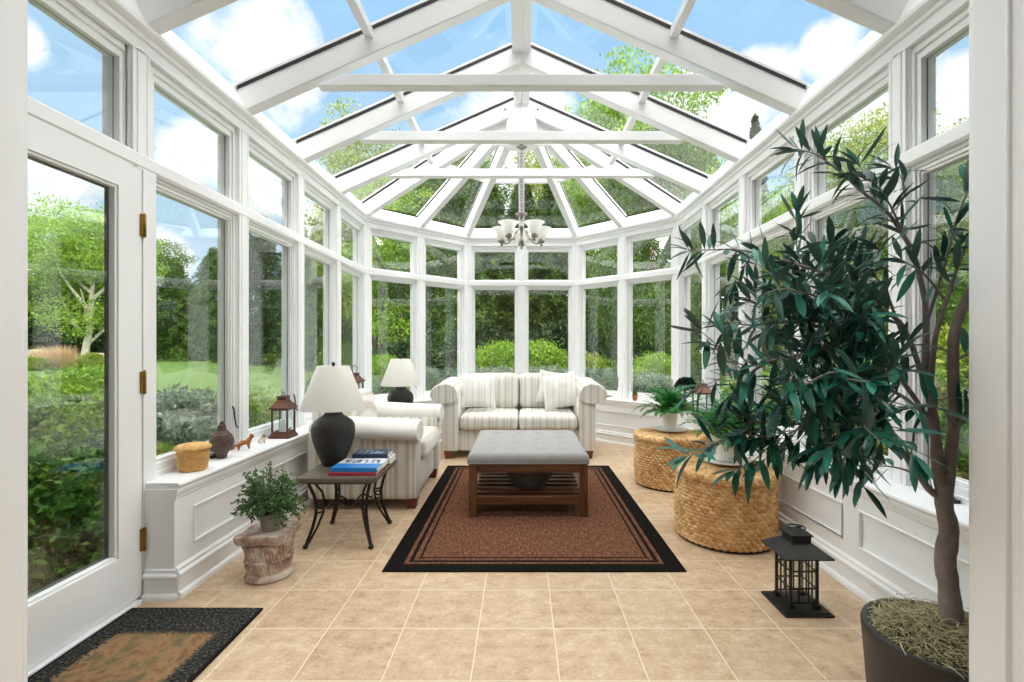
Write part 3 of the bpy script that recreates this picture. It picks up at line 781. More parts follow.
# ------------------------------------------------------------------ iron side tables
def side_table(label, loc):
    t = thing('side_table', label, 'side table', loc, 0, 'iron-legged side tables')
    mb = MB(); mb.rbox((0, 0, .405), (.45, .48, .032), .006, 8, (0, 0, 0), .002, 4); obj('table_top', mb, OLDWOOD, t)
    mb = MB(); R = .185
    for (a, b_) in (((-R, -R), (R, -R)), ((R, -R), (R, R)), ((R, R), (-R, R)), ((-R, R), (-R, -R))):
        mb.tube([(a[0], a[1], .378), (b_[0], b_[1], .378)], .009, 6)
    obj('top_rim', mb, BLACKMETAL, t)
    for sx in (-1, 1):
        for sy in (-1, 1):
            def q(r, z, o=0):      # r along the corner diagonal, o across it
                return (sx * (.185 * r) + o * sx * .012, sy * (.19 * r) - o * sy * .012, z)
            mb = MB()
            outer = [(.98, .385), (.94, .36), (.84, .30), (.78, .24), (.80, .18), (.87, .11), (.95, .06), (1.0, .025), (1.03, .012)]
            inner = [(.90, .385), (.80, .36), (.66, .31), (.60, .25), (.64, .18), (.76, .11), (.89, .055), (.97, .022), (1.0, .010)]
            for path, w in ((outer, .0095), (inner, .007)):
                P3 = [q(r, z) for r, z in path]
                mb.tube(P3, [w] * (len(P3) - 2) + [w * 1.1, w * 1.3], 8)
            mb.rbox(q(1.02, .013), (.030, .030, .026), .012, 4)
            mb.ring(q(.70, .225), .014, .005, 'y', 12, 6); mb.tube([q(.60, .255), q(.80, .250)], .006, 6); mb.tube([q(.62, .19), q(.80, .19)], .006, 6)
            obj('leg', mb, BLACKMETAL, t, smooth=60)
    mb = MB()
    for k in range(4):
        a0 = PI / 4 + k * PI / 2
        pts = []
        for i in range(9):
            u = i / 8; r = .145 * (1 - u) + .035 * u; a = a0 + math.sin(u * PI) * .25
            pts.append((r * math.cos(a), r * math.sin(a), .20 + .03 * math.sin(u * PI)))
        mb.tube(pts, .006, 6)
    mb.ring((0, 0, .20), .035, .006, 'z', 20, 6); obj('stretcher', mb, BLACKMETAL, t)
    return t
side_table('iron side table under the books with a dark slab top and curved legs', (-1.055, 2.935, 0))
side_table('iron side table hidden behind the armchair carrying the far lamp', (-1.21, 4.84, 0))

# ------------------------------------------------------------------ table lamps
LAMPB = m_plain('black_hammered_ceramic', srgb(34, 31, 29), .5, var=.3, nscale=30, bump=.5, bscale=70)
def m_shade():
    m, nt = newmat('white_linen_shade'); v = coords(nt)
    n = noisen(nt, coords(nt, (150, 150, 150)), 1, 2)
    b = bsdf(nt, srgb(250, 249, 246), .9, 0, n, .1, .003); t = nd(nt, 'ShaderNodeBsdfTranslucent'); t.inputs[0].default_value = srgb(252, 250, 246)
    mx = nd(nt, 'ShaderNodeMixShader'); mx.inputs[0].default_value = .5; lk(nt, b, mx.inputs[1]); lk(nt, t.outputs[0], mx.inputs[2]); out(nt, mx.outputs[0]); return m
SHADE = m_shade()
lamp = thing('table_lamp', 'black urn table lamp with white cone shade on the table with books', 'lamp', (-1.190, 3.010, .422), 0, 'black urn table lamps')
mb = MB(); mb.lathe([(.001, 0), (.062, 0), (.066, .006), (.078, .035), (.097, .08), (.117, .135), (.129, .185), (.132, .22), (.128, .25), (.114, .275), (.088, .295), (.064, .31), (.052, .325), (.046, .342), (.047, .352), (.052, .357), (.050, .362), (.03, .364), (.001, .364)], 40); obj('urn_base', mb, LAMPB, lamp, smooth=60)
mb = MB(); mb.lathe([(.001, .36), (.012, .36), (.012, .40), (.018, .405), (.018, .45), (.001, .45)], 16); obj('socket', mb, BRASS, lamp)
mb = MB(); mb.lathe([(.194, .352), (.196, .352), (.196, .358), (.096, .622), (.094, .622), (.092, .616), (.192, .355)], 48, closed_prof=True); sh = obj('lamp_shade', mb, SHADE, lamp, smooth=50)
mb = MB()
for a in (0, 2 * PI / 3, 4 * PI / 3): mb.tube([(0, 0, .612), (.092 * math.cos(a), .092 * math.sin(a), .618)], .002, 5)
mb.tube([(0, .0, .45), (.05, 0, .47), (.055, 0, .54), (0, 0, .61)], .002, 5); mb.tube([(0, .0, .45), (-.05, 0, .47), (-.055, 0, .54), (0, 0, .61)], .002, 5)
obj('harp', mb, BRASS, lamp)
mb = MB(); mb.lathe([(.001, .608), (.012, .608), (.010, .618), (.006, .624), (.012, .634), (.008, .644), (.001, .647)], 14); obj('finial', mb, BLACKMETAL, lamp)
dup(lamp, (-1.235, 4.86, .422), .6, 'black urn table lamp with white cone shade standing behind the armchair')

# ------------------------------------------------------------------ books on the side table
PAPER = m_plain('book_pages', srgb(232, 228, 216), .8, var=.05, nscale=60)
def m_cover(name, base, marks=None, band=None):
    m, nt = newmat(name); v = coords(nt)
    sp = nd(nt, 'ShaderNodeSeparateXYZ'); lk(nt, v, sp.inputs[0])
    col = nd(nt, 'ShaderNodeRGB'); col.outputs[0].default_value = base; c = col.outputs[0]
    if band:
        y0_, bc = band; c = mixc(nt, mathn(nt, 'LESS_THAN', sp.outputs[1], y0_), c, bc)
    if marks:
        (ya, yb, mc, dens) = marks
        n = noisen(nt, coords(nt, (55, 9, 1)), 1, 2); k = mathn(nt, 'GREATER_THAN', n, dens)
        r = mathn(nt, 'MULTIPLY', mathn(nt, 'GREATER_THAN', sp.outputs[1], ya), mathn(nt, 'LESS_THAN', sp.outputs[1], yb))
        r = mathn(nt, 'MULTIPLY', r, mathn(nt, 'LESS_THAN', mathn(nt, 'ABSOLUTE', sp.outputs[0]), .11))
        c = mixc(nt, mathn(nt, 'MULTIPLY', k, r), c, mc)
    out(nt, bsdf(nt, c, .35)); return m
def book(label, loc, rz, w, d, h, cover):
    t = thing('hardcover_book', label, 'book', loc, rz, 'books on the side table')
    mb = MB(); mb.box(-w / 2 + .004, w / 2 - .003, -d / 2 + .003, d / 2 - .003, .003, h - .003); obj('page_block', mb, PAPER, t)
    mb = MB(); mb.box(-w / 2, w / 2, -d / 2, d / 2, 0, .0028); mb.box(-w / 2, w / 2, -d / 2, d / 2, h - .0028, h); mb.box(-w / 2, w / 2, -d / 2, -d / 2 + .003, .001, h - .001)
    obj('book_cover', mb, cover, t, bevel=.0008)
zt = .4225
book('thin red book at the bottom beneath the blue and white book', (-.978, 2.86, zt), .02, .275, .235, .014, m_cover('red_cover', srgb(168, 40, 52)))
book('blue and white picture book lying on the red book', (-.972, 2.872, zt + .0145), -.01, .27, .23, .026, m_cover('blue_white_cover', srgb(226, 228, 236), (-.0, .085, srgb(44, 52, 74), .50), (-.01, srgb(38, 122, 196))))
book('thick white book below the navy book on the side table', (-.950, 3.085, zt), .0, .235, .145, .036, m_cover('white_cover', srgb(224, 222, 214)))
book('navy book with white lettering atop the thick white book', (-.962, 3.085, zt + .0365), .03, .225, .14, .026, m_cover('navy_cover', srgb(28, 56, 88), (-.05, .05, srgb(206, 214, 222), .58)))

# ------------------------------------------------------------------ woven storage baskets
def basket(label, loc, rz):
    t = thing('woven_storage_basket', label, 'basket', loc, rz, 'round woven storage baskets')
    R = .288; seg = 440; rowh = .0214; rows = 17
    def prof(z): return R * (1 + .020 * math.sin(PI * min(1, z / .37)) - .012 * (z / .37))
    rings = []
    for i in range(rows * 5 + 1):
        z = .012 + i * rowh / 5; k = int(i / 5); f = (i % 5) / 5
        ring = []
        for s in range(seg):
            a = 2 * PI * s / seg
            ph = 44 * a + (k % 2) * PI
            strand = abs(math.cos(ph / 2 + (f - .5) * 1.1)) ** 1.2
            bump = math.sin(PI * (f * .9 + .05)) ** .55
            r = prof(z) + .016 * (strand * bump) - .010
            ring.append((r * math.cos(a), r * math.sin(a), z))
        rings.append(ring)
    mb = MB(); mb.loft(rings); obj('basket_body', mb, WEAVE, t, smooth=80)
    mb = MB(); mb.lathe([(.27, 0), (.282, .003), (.284, .016), (.26, .016)], 48); obj('base_ring', mb, BLACKMETAL, t)
    # lid: braided rim and coiled top
    rings = []
    P2 = []
    for i in range(19):
        th = -PI / 2 + PI * i / 18; P2.append((.283 + .016 * math.cos(th), .405 + .027 * math.sin(th)))
    for i in range(64):
        u = i / 63; r = .275 * (1 - u); P2.append((max(.002, r), .434 + .006 * u - .003 * (i % 4 == 0)))
    for (r, z) in P2:
        ring = []
        for s in range(seg):
            a = 2 * PI * s / seg
            if r > .276: rr = r + .012 * abs(math.cos(22 * a + (z - .405) * 50)) ** .6 - .006
            else: rr = r
            zz = z + (.006 * abs(math.cos(a * round(r * 75) + int(r / .0175) * 1.57)) ** .6 - .003 - (.005 if (r / .0175) % 1 < .25 else 0) if r < .27 else 0)
            ring.append((rr * math.cos(a), rr * math.sin(a), zz))
        rings.append(ring)
    mb = MB(); mb.loft(rings); obj('basket_lid', mb, WEAVE, t, smooth=80)
    return t
basket('round woven basket standing between the other basket and the floor lantern', (1.255, 2.945, 0), .3)
basket('round woven basket farther back, its fern touching the sofa\'s side of the bay', (1.265, 4.075, 0), 1.1)

# ------------------------------------------------------------------ ferns on the baskets
SOIL = m_plain('dark_potting_soil', srgb(52, 40, 32), .95, var=.3, nscale=50, bump=.6)
def fern(label, loc, seed, n=84, L0=.335, h=.155, r=.066, group='ferns in white pots'):
    rr = random.Random(seed)
    t = thing('potted_fern', label, 'potted plant', loc, 0, group)
    mb = MB(); mb.lathe([(.001, .016), (r * .78, .016), (r * .80, .02), (r * .92, h * .6), (r, h - .012), (r + .004, h - .008), (r + .004, h), (r - .004, h), (r - .008, h - .02), (.001, h - .022)], 32); p_ = obj('plant_pot', mb, CREAMPOT, t)
    mb = MB(); mb.lathe([(.001, 0), (.075, 0), (.125, .008), (.14, .016), (.138, .019), (.12, .013), (.08, .009), (.001, .009)], 40); obj('saucer', mb, CREAMPOT, t)
    mb = MB(); mb.lathe([(.001, h - .008), (r - .006, h - .014), (r - .006, h - .026), (.001, h - .028)], 20); obj('soil', mb, SOIL, t)
    mb = MB(); st = MB()
    for k in range(n):
        az = rr.uniform(0, 2 * PI); L = L0 * rr.uniform(.6, 1.08); rise = rr.uniform(.45, 1.5); droop = rr.uniform(.5, 1.7)
        p = Vector((.03 * math.cos(az) * rr.random(), .03 * math.sin(az) * rr.random(), h - .02)); ang = min(1.5, rise); pts = [p.copy()]; N = 14
        az2 = az
        for i in range(N):
            ang -= droop * 1.5 / N * (i / N + .25); az2 += rr.uniform(-.08, .08)
            p = p + Vector((math.cos(az2) * math.cos(ang), math.sin(az2) * math.cos(ang), math.sin(ang))) * (L / N); p.z = max(p.z, .03 if math.hypot(p.x, p.y) < .30 else p.z); pts.append(p.copy())
        st.tube(pts, [.0018 * (1 - i / (N + 4)) for i in range(N + 1)], 4, False)
        for i in range(2, N + 1):
            d = (pts[i] - pts[i - 1]).normalized(); side = Vector((-math.sin(az2), math.cos(az2), 0)); nrm = side.cross(d).normalized()
            f = i / N; ll = .050 * (math.sin(PI * min(1, f * .92 + .06)) ** .7) * (L / L0)
            for sub in (0, .5):
                q0 = pts[i - 1].lerp(pts[i], sub)
                for s in (-1, 1):
                    tip = q0 + side * s * ll * .95 + d * ll * .35 - nrm * ll * rr.uniform(-.1, .35); w = d * .0058
                    mid = q0.lerp(tip, .5) + nrm * .003
                    mb.add([q0 - w * .4, mid - w, tip, mid + w, q0 + w * .4], [(0, 1, 3, 4), (1, 2, 3)])
    obj('fern_fronds', mb, LEAF_FERN, t, smooth=0, weld=False, recalc=False); obj('fern_stems', st, LEAF_FERN, t, smooth=0, weld=False)
fern('feathery green fern in a white pot on the basket nearer the floor lantern', (1.27, 2.955, .447), 3)
fern('feathery green fern in a white pot on the basket nearer the sofa', (1.275, 4.09, .447), 9)

# ------------------------------------------------------------------ floor lantern
fl = thing('floor_lantern', 'black metal floor lantern with wide pitched roof and square base plate', 'lantern', (1.238, 2.145, 0), 0)
LB = m_plain('black_iron_lantern', srgb(46, 44, 41), .45, .5, var=.2, nscale=20)
mb = MB(); mb.box(-.106, .106, -.106, .106, 0, .010); mb.box(-.095, .095, -.095, .095, .010, .016)
for sx in (-1, 1):
    for sy in (-1, 1): mb.box(sx * .056 - .012, sx * .056 + .012, sy * .056 - .012, sy * .056 + .012, .016, .034)
obj('base_plate', mb, LB, fl, bevel=.002)
c = .058
mb = MB()
for sx in (-1, 1):
    for sy in (-1, 1): mb.box(sx * c - .005, sx * c + .005, sy * c - .005, sy * c + .005, .03, .245)
for s in (-1, 1):
    for u in (-.021, .021):
        mb.box(u - .0025, u + .0025, s * c - .0025, s * c + .0025, .036, .245); mb.box(s * c - .0025, s * c + .0025, u - .0025, u + .0025, .036, .245)
    for z in (.038, .10, .175, .236):
        mb.box(-c, c, s * c - .003, s * c + .003, z, z + .006); mb.box(s * c - .003, s * c + .003, -c, c, z, z + .006)
obj('cage', mb, LB, fl, smooth=0)
for ax in (0, 1):
    for s in (-1, 1):
        mb = MB(); a = (-c + .004, c - .004, s * (c - .006) - .001, s * (c - .006) + .001) if ax == 0 else (s * (c - .006) - .001, s * (c - .006) + .001, -c + .004, c - .004)
        mb.box(*a, .038, .240); obj('glass_pane', mb, LANTERNGLASS, fl, smooth=0)
mb = MB(); sq = lambda r, z: [(r, r, z), (-r, r, z), (-r, -r, z), (r, -r, z)]
mb.loft([sq(.102, .245), sq(.106, .245), sq(.106, .250), sq(.052, .290), sq(.044, .294), sq(.04, .294)]); obj('lantern_roof', mb, LB, fl, smooth=0)
mb = MB(); mb.loft([sq(.042, .292), sq(.042, .322), sq(.048, .324), sq(.048, .330), sq(.034, .342), sq(.010, .347)]); obj('roof_cap', mb, LB, fl, smooth=0)
mb = MB(); mb.ring((0, 0, .351), .035, .004, 'z', 24, 6); mb.tube([(0, 0, .345), (0, 0, .352), (.03, 0, .354)], .004, 6); obj('carry_ring', mb, LB, fl)

# ------------------------------------------------------------------ sill lanterns
def sill_lantern(label, loc, rz, w, h):
    t = thing('copper_lantern', label, 'lantern', loc, rz, 'copper lanterns on the window sills')
    r = w / 2; b = r * .84
    mb = MB(); mb.loft([sq(r, 0), sq(r, .012), sq(b, .03), sq(b, .036)]); obj('lantern_base', mb, COPPER, t, smooth=0)
    zb, zt_ = .034, h * .64
    mb = MB()
    for sx in (-1, 1):
        for sy in (-1, 1): mb.box(sx * (b - .006) - .005, sx * (b - .006) + .005, sy * (b - .006) - .005, sy * (b - .006) + .005, zb, zt_)
    for s in (-1, 1):
        for (z0, z1) in ((zb, zb + .01), (zt_ - .01, zt_)):
            mb.box(-b + .006, b - .006, s * (b - .006) - .004, s * (b - .006) + .004, z0, z1); mb.box(s * (b - .006) - .004, s * (b - .006) + .004, -b + .006, b - .006, z0, z1)
    obj('lantern_posts', mb, COPPER, t, smooth=0)
    for ax in (0, 1):
        for s in (-1, 1):
            mb = MB(); k = b - .008; a = (-b + .01, b - .01, s * k - .001, s * k + .001) if ax == 0 else (s * k - .001, s * k + .001, -b + .01, b - .01)
            mb.box(*a, zb + .008, zt_ - .008); obj('glass_pane', mb, LANTERNGLASS, t, smooth=0)
    mb = MB(); mb.loft([sq(r * .98, zt_ - .002), sq(r * 1.02, zt_), sq(r * .98, zt_ + .008), sq(r * .62, zt_ + .040), sq(r * .46, zt_ + .058), sq(r * .44, zt_ + .06)]); obj('lantern_roof', mb, COPPER, t, smooth=0)
    mb = MB(); mb.loft([sq(r * .42, zt_ + .058), sq(r * .42, zt_ + .078), sq(r * .50, zt_ + .080), sq(r * .46, zt_ + .086), sq(.006, zt_ + .090)]); obj('roof_cap', mb, COPPER, t, smooth=0)
    mb = MB(); z0 = zt_ + .086; rr = (h - z0) / 2
    pts = [(-.016, 0, z0)] + [(rr * .62 * math.cos(a), 0, z0 + rr + rr * .95 * math.sin(a)) for a in [PI * 1.15 - i * PI * 1.3 / 14 for i in range(15)]] + [(.016, 0, z0)]
    mb.tube(pts, .0028, 6); obj('carry_loop', mb, BLACKMETAL, t)
    mb = MB(); mb.lathe([(.001, .035), (.026, .035), (.026, .12), (.022, .124), (.003, .123), (.002, .135), (.001, .135)], 18); obj('candle', mb, CREAMPOT, t)
    return t
ZS = .5338
sill_lantern('copper lantern on the sill between the fox and the black lamp', (-1.665, 3.33, ZS), 0, .138, .315)
sill_lantern('tall copper lantern on the sill at the bay corner behind the armchair', (-1.655, 4.72, ZS), 0, .165, .45)
sill_lantern('copper lantern on the sill behind the two ferns', (1.656, 4.36, ZS), 0, .165, .33)

# ------------------------------------------------------------------ figurines and basket on the left sill
rb_ = thing('lidded_raffia_basket', 'small orange raffia basket with a lid on the sill beside the door', 'basket', (-1.683, 2.44, ZS))
mb = MB(); rings = []
def coil(z): return .0042 * abs(math.sin(z * PI / .0105))
pr = [(.001, 0), (.056, 0)] + [(.060 + .010 * math.sin(i / 80 * PI * .6) + coil(i / 80 * .105) - .002, .002 + i / 80 * .105) for i in range(81)] + [(.062, .108), (.001, .108)]
mb.lathe(pr, 40, rf=lambda a, r, z: .002 * math.cos(a * 30 + z * 300) if r > .05 else 0); obj('basket_body', mb, RAFFIA, rb_, smooth=70)
mb = MB(); pr = [(.001, .108), (.078, .106), (.081, .110), (.081, .116), (.076, .124)] + [(.072 * (1 - i / 16), .126 + .010 * math.sin(i / 16 * 1.4) + coil(i * .0045)) for i in range(16)] + [(.001, .137)]
mb.lathe(pr, 40, rf=lambda a, r, z: .0015 * math.cos(a * 30) if r > .07 else 0); obj('basket_lid', mb, RAFFIA, rb_, smooth=70)

bh = thing('stone_bust', 'dark carved stone head with curled hair and topknot on the window sill', 'sculpture', (-1.70, 2.70, ZS), math.radians(50))
bh.scale = (.92, .92, 1.06)
CARVED = m_plain('dark_carved_stone', srgb(92, 72, 66), .6, var=.35, nscale=30, bump=.5, bscale=80)
def headr(a, r, z):      # face looks to -y
    f = math.cos(a + PI / 2)       # 1 at the front
    s = abs(math.sin(a + PI / 2))
    d = 0
    if .03 < z < .105:
        d += .009 * math.exp(-((f - 1) / .05) ** 2) * math.exp(-((z - .066) / .016) ** 2)      # nose
        d += .004 * math.exp(-((f - 1) / .10) ** 2) * math.exp(-((z - .042) / .006) ** 2)      # lips
        d -= .006 * math.exp(-((f - .88) / .07) ** 2) * math.exp(-((z - .076) / .009) ** 2)    # eye sockets
        d += .003 * math.exp(-((f - .86) / .10) ** 2) * math.exp(-((z - .090) / .006) ** 2)    # brow
        d += .006 * math.exp(-((s - 1) / .04) ** 2) * math.exp(-((z - .060) / .024) ** 2)      # ears
    if z > .098 or (f < .3 and z > .045):
        d += .008 * abs(math.cos(a * 8 + (int(z * 95) % 2) * PI / 2) * math.sin(z * 95 * PI)) ** .7 - .002                                     # curls
    return d
zz = [0, .004, .012, .02, .028, .034, .038, .042, .046, .05, .055, .06, .065, .07, .075, .08, .085, .09, .095, .1, .105, .11, .116, .122, .128, .134, .14, .145, .148, .152, .158, .166, .174, .180, .186, .192, .196]
rr_ = [.03, .036, .037, .038, .043, .048, .051, .053, .055, .056, .058, .0595, .061, .062, .0625, .063, .063, .063, .0625, .0618, .0605, .0585, .056, .052, .047, .040, .033, .028, .026, .024, .022, .020, .016, .012, .008, .005, .001]
mb = MB(); mb.lathe([(r * min(1, .80 + .25 * max(0, z - .02) / .08) if z < .1 else r, z) for r, z in zip(rr_, zz)], 72, rf=headr); obj('carved_head', mb, CARVED, bh, smooth=60)

fox = thing('fox_figurine', 'small orange fox figurine standing on the sill', 'figurine', (-1.692, 2.90, ZS), math.radians(58))
FOX = m_plain('russet_glaze', srgb(172, 104, 52), .5, var=.3, nscale=50)
V = [(0, 0, .047), (.028, 0, .050), (.040, 0, .068), (.047, 0, .080), (.064, 0, .074), (-.026, 0, .048), (-.046, 0, .040), (-.066, 0, .022), (-.076, 0, .012), (.030, .010, .030), (.036, .011, .004), (.026, -.010, .030), (.028, -.011, .004), (-.028, .010, .030), (-.024, .011, .004), (-.032, -.010, .030), (-.036, -.011, .004), (.043, .009, .094), (.043, -.009, .094)]
E = [(0, 1), (1, 2), (2, 3), (3, 4), (0, 5), (5, 6), (6, 7), (7, 8), (1, 9), (9, 10), (1, 11), (11, 12), (5, 13), (13, 14), (5, 15), (15, 16), (3, 17), (3, 18)]
Rd = [.015, .014, .010, .0115, .004, .014, .008, .009, .003, .006, .0045, .006, .0045, .007, .0045, .007, .0045, .003, .003]
skin_obj('fox_body', V, Rd, E, FOX, fox)
dog = thing('dog_figurine', 'tiny white and brown sitting dog figurine between the fox and copper lantern', 'figurine', (-1.69, 3.10, ZS), math.radians(20))
m, nt = newmat('white_brown_glaze'); n_ = noisen(nt, coords(nt), 45, 1)
out(nt, bsdf(nt, ramp(nt, n_, [(.48, srgb(234, 226, 206)), (.54, srgb(150, 92, 40)), (.66, srgb(120, 70, 34))]), .4)); DOGM = m
V = [(-.010, 0, .018), (.002, 0, .036), (.008, 0, .052), (.022, 0, .050), (.012, .007, .022), (.014, .007, .003), (.012, -.007, .022), (.014, -.007, .003), (-.010, .013, .006), (-.010, -.013, .006), (-.026, 0, .008), (.003, .010, .058), (.003, -.010, .058)]
E = [(0, 1), (1, 2), (2, 3), (1, 4), (4, 5), (1, 6), (6, 7), (0, 8), (0, 9), (0, 10), (2, 11), (2, 12)]
skin_obj('dog_body', V, [.015, .011, .010, .005, .0045, .004, .0045, .004, .007, .007, .0025, .0035, .0035], E, DOGM, dog)

# ------------------------------------------------------------------ small plants and bits on the right and back sills
TERRA = m_plain('orange_terracotta', srgb(178, 108, 56), .7, var=.15, nscale=30)
def leafball(mb, c, r, n, L, w, rr, flat=.8, up=.3):
    for _ in range(n):
        d = Vector((rr.gauss(0, 1), rr.gauss(0, 1), rr.gauss(0, 1) * flat + up)).normalized()
        p = Vector(c) + Vector((d.x * r[0], d.y * r[1], d.z * r[2])) * rr.uniform(.55, 1) ** .5
        t = (d + Vector((rr.uniform(-.7, .7), rr.uniform(-.7, .7), rr.uniform(-.6, .6)))).normalized()
        s = t.orthogonal().normalized(); s.rotate(Matrix.Rotation(rr.uniform(0, 6.3), 3, t))
        nn = t.cross(s); l = L * rr.uniform(.7, 1.2); ww = s * w * l
        mb.add([p, p + t * l * .45 + ww + nn * l * .08, p + t * l, p + t * l * .45 - ww + nn * l * .08], [(0, 1, 2), (0, 2, 3)])
rr = random.Random(5)
cp = thing('potted_cactus', 'tiny cactus in an orange pot on the back sill', 'potted plant', (1.335, 5.60, ZS))
mb = MB(); mb.lathe([(.001, 0), (.026, 0), (.032, .05), (.036, .052), (.036, .066), (.030, .066), (.028, .058), (.001, .056)], 20); obj('plant_pot', mb, TERRA, cp)
mb = MB(); mb.lathe([(.001, .055), (.018, .057), (.026, .075), (.027, .09), (.022, .112), (.012, .125), (.001, .128)], 40, rf=lambda a, r, z: .003 * math.cos(a * 10) if r > .01 else 0); obj('cactus_body', mb, LEAF_MID, cp, smooth=60)
bt = thing('bonsai_tree', 'dark green bonsai with a flat bushy crown on the sill beyond the copper lantern', 'potted plant', (1.67, 4.86, ZS))
mb = MB(); mb.rbox((0, 0, .032), (.13, .19, .06), .012, 6); obj('plant_pot', mb, m_plain('brown_glazed_pot', srgb(96, 62, 44), .35), bt)
mb = MB(); mb.tube([(0, 0, .055), (.006, .02, .10), (-.004, .01, .15), (.0, -.02, .20), (0, -.01, .235)], [.016, .013, .012, .010, .007], 8); mb.tube([(-.004, .01, .15), (0, .05, .20), (0, .075, .215)], [.008, .006, .004], 6); obj('bonsai_trunk', mb, BARK, bt)
mb = MB(); leafball(mb, (0, -.03, .255), (.075, .10, .055), 700, .030, .28, rr); leafball(mb, (.0, .075, .235), (.06, .065, .04), 350, .030, .28, rr); obj('bonsai_foliage', mb, LEAF_BONSAI, bt, smooth=0, weld=False, recalc=False)
tp = thing('terracotta_herb_pot', 'terracotta pot of light green herbs on the sill behind the near fern', 'potted plant', (1.650, 3.43, ZS))
mb = MB(); mb.lathe([(.001, 0), (.04, 0), (.052, .075), (.058, .078), (.058, .100), (.050, .100), (.047, .085), (.001, .082)], 28); obj('plant_pot', mb, m_plain('brown_terracotta', srgb(132, 84, 60), .75, var=.2), tp)
mb = MB(); leafball(mb, (0, 0, .13), (.06, .08, .075), 240, .045, .3, rr, .7, .5); obj('herb_leaves', mb, LEAF_FERN, tp, smooth=0, weld=False, recalc=False)
wb = thing('wooden_dish', 'small reddish wooden dish on the sill above the near basket', 'dish', (1.655, 3.13, ZS))
mb = MB(); mb.lathe([(.001, 0), (.034, 0), (.036, .006), (.046, .022), (.050, .03), (.046, .032), (.034, .014), (.001, .011)], 28); obj('dish_body', mb, CHERRY, wb)
gv = thing('glass_votive', 'amber ribbed glass votive cup on the sill under the olive leaves', 'candle holder', (1.655, 2.62, ZS))
mb = MB(); mb.lathe([(.001, 0), (.038, 0), (.041, .004), (.043, .04), (.044, .078), (.041, .078), (.038, .012), (.001, .010)], 40, rf=lambda a, r, z: .0012 * math.cos(a * 20) if r > .03 else 0); obj('votive_cup', mb, m_plain('amber_mercury_glass', srgb(150, 122, 70), .25, .5, var=.3, nscale=40), gv)
bp = thing('broadleaf_plant', 'small pot of broad bright green leaves on the sill behind the olive trunk', 'potted plant', (1.672, 2.44, ZS))
mb = MB(); mb.lathe([(.001, 0), (.034, 0), (.044, .06), (.048, .062), (.048, .074), (.042, .074), (.040, .064), (.001, .062)], 28); obj('plant_pot', mb, CREAMPOT, bp)
mb = MB()
for k in range(11):
    az = k * 2.4; tilt = rr.uniform(.4, 1.1); d = Vector((math.cos(az) * math.cos(tilt), math.sin(az) * math.cos(tilt), math.sin(tilt))); s = Vector((-math.sin(az), math.cos(az), 0)); nn = d.cross(s)
    p0 = Vector((0, 0, .06)); l = rr.uniform(.07, .115); ring = []
    vs = []; fs = []
    for i, (t_, w_) in enumerate(((0, .05), (.3, .1), (.5, .32), (.72, .34), (.9, .17), (1, .0))):
        c_ = p0 + d * l * t_ + nn * l * (.25 * t_ * t_) * (1 if nn.z < 0 else -1)
        vs += [c_ - s * w_ * l, c_ - nn * .004, c_ + s * w_ * l]
    for i in range(5):
        b0 = i * 3; fs += [(b0, b0 + 1, b0 + 4, b0 + 3), (b0 + 1, b0 + 2, b0 + 5, b0 + 4)]
    mb.add(vs, fs)
obj('broad_leaves', mb, LEAF_LIME, bp, smooth=60, weld=False, recalc=False)
wd = thing('white_soap_dish', 'flat white ceramic dish on the right sill near its front edge', 'dish', (1.635, 2.30, ZS))
mb = MB(); mb.rbox((0, 0, .010), (.075, .12, .018), .008, 6, (0, 0, -.25)); obj('dish_body', mb, CREAMPOT, wd)

# ------------------------------------------------------------------ carved capital with a potted shrub
cap = thing('stone_capital', 'weathered carved stone column capital used as a plant stand by the door', 'pedestal', (-1.285, 2.425, 0), .04)
CAPM, nt = newmat('weathered_cast_stone'); v = coords(nt); n1 = noisen(nt, v, 14, 6, .65); n2 = noisen(nt, v, 70, 3)
out(nt, bsdf(nt, ramp(nt, n1, [(.34, srgb(120, 94, 82)), (.47, srgb(172, 146, 132)), (.58, srgb(204, 188, 174)), (.7, srgb(176, 174, 164))]), .9, 0, n2, .5, .006))
rings = []; N = 192
CT = [(0, .098, 0, 0), (.004, .108, 0, 0), (.014, .112, 0, 0), (.026, .108, 0, 0), (.032, .098, 0, 0), (.036, .094, 0, .002), (.055, .096, 0, .010), (.075, .099, 0, .013), (.095, .103, 0, .011), (.104, .108, 0, .014), (.108, .102, .0, .004), (.122, .098, .1, .009), (.140, .099, .2, .012), (.156, .101, .3, .011), (.170, .103, .5, .009), (.178, .103, .6, .006), (.184, .098, .8, .002), (.192, .102, .9, 0), (.197, .117, 1, 0), (.204, .118, 1, .002), (.210, .122, 1, 0), (.226, .124, 1, 0), (.236, .123, 1, 0)]
CT = [tuple(a + (b - a) * k / 3 for a, b in zip(p, q_)) for p, q_ in zip(CT, CT[1:]) for k in range(3)] + [CT[-1]]
for (z, r, sqr, rel) in CT:
    ring = []
    for i in range(N):
        a = 2 * PI * i / N
        cs, sn = math.cos(a), math.sin(a)
        sqf = 1 / max(abs(cs), abs(sn)); sqf = min(sqf, 1.30)
        conc = 1 - .07 * math.cos(2 * a) ** 2 * 1.0
        f = (1 - sqr) + sqr * sqf * conc
        w1 = abs(math.cos(4 * a + (PI / 2 if z > .106 else 0) + .0)); rl = rel * (w1 ** .5 * 1.3 - .6 + .30 * math.cos(40 * a + z * 90) + .28 * noise.noise(Vector((cs * 6, sn * 6, z * 55))))
        rr2 = r * f + rl
        ring.append((rr2 * cs, rr2 * sn, z))
    rings.append(ring)
mb = MB(); mb.loft(rings); obj('capital_block', mb, CAPM, cap, smooth=35)
ps = thing('potted_shrub', 'small leafy green shrub in a grey pot on the carved stone capital', 'potted plant', (-1.272, 2.415, .2365))
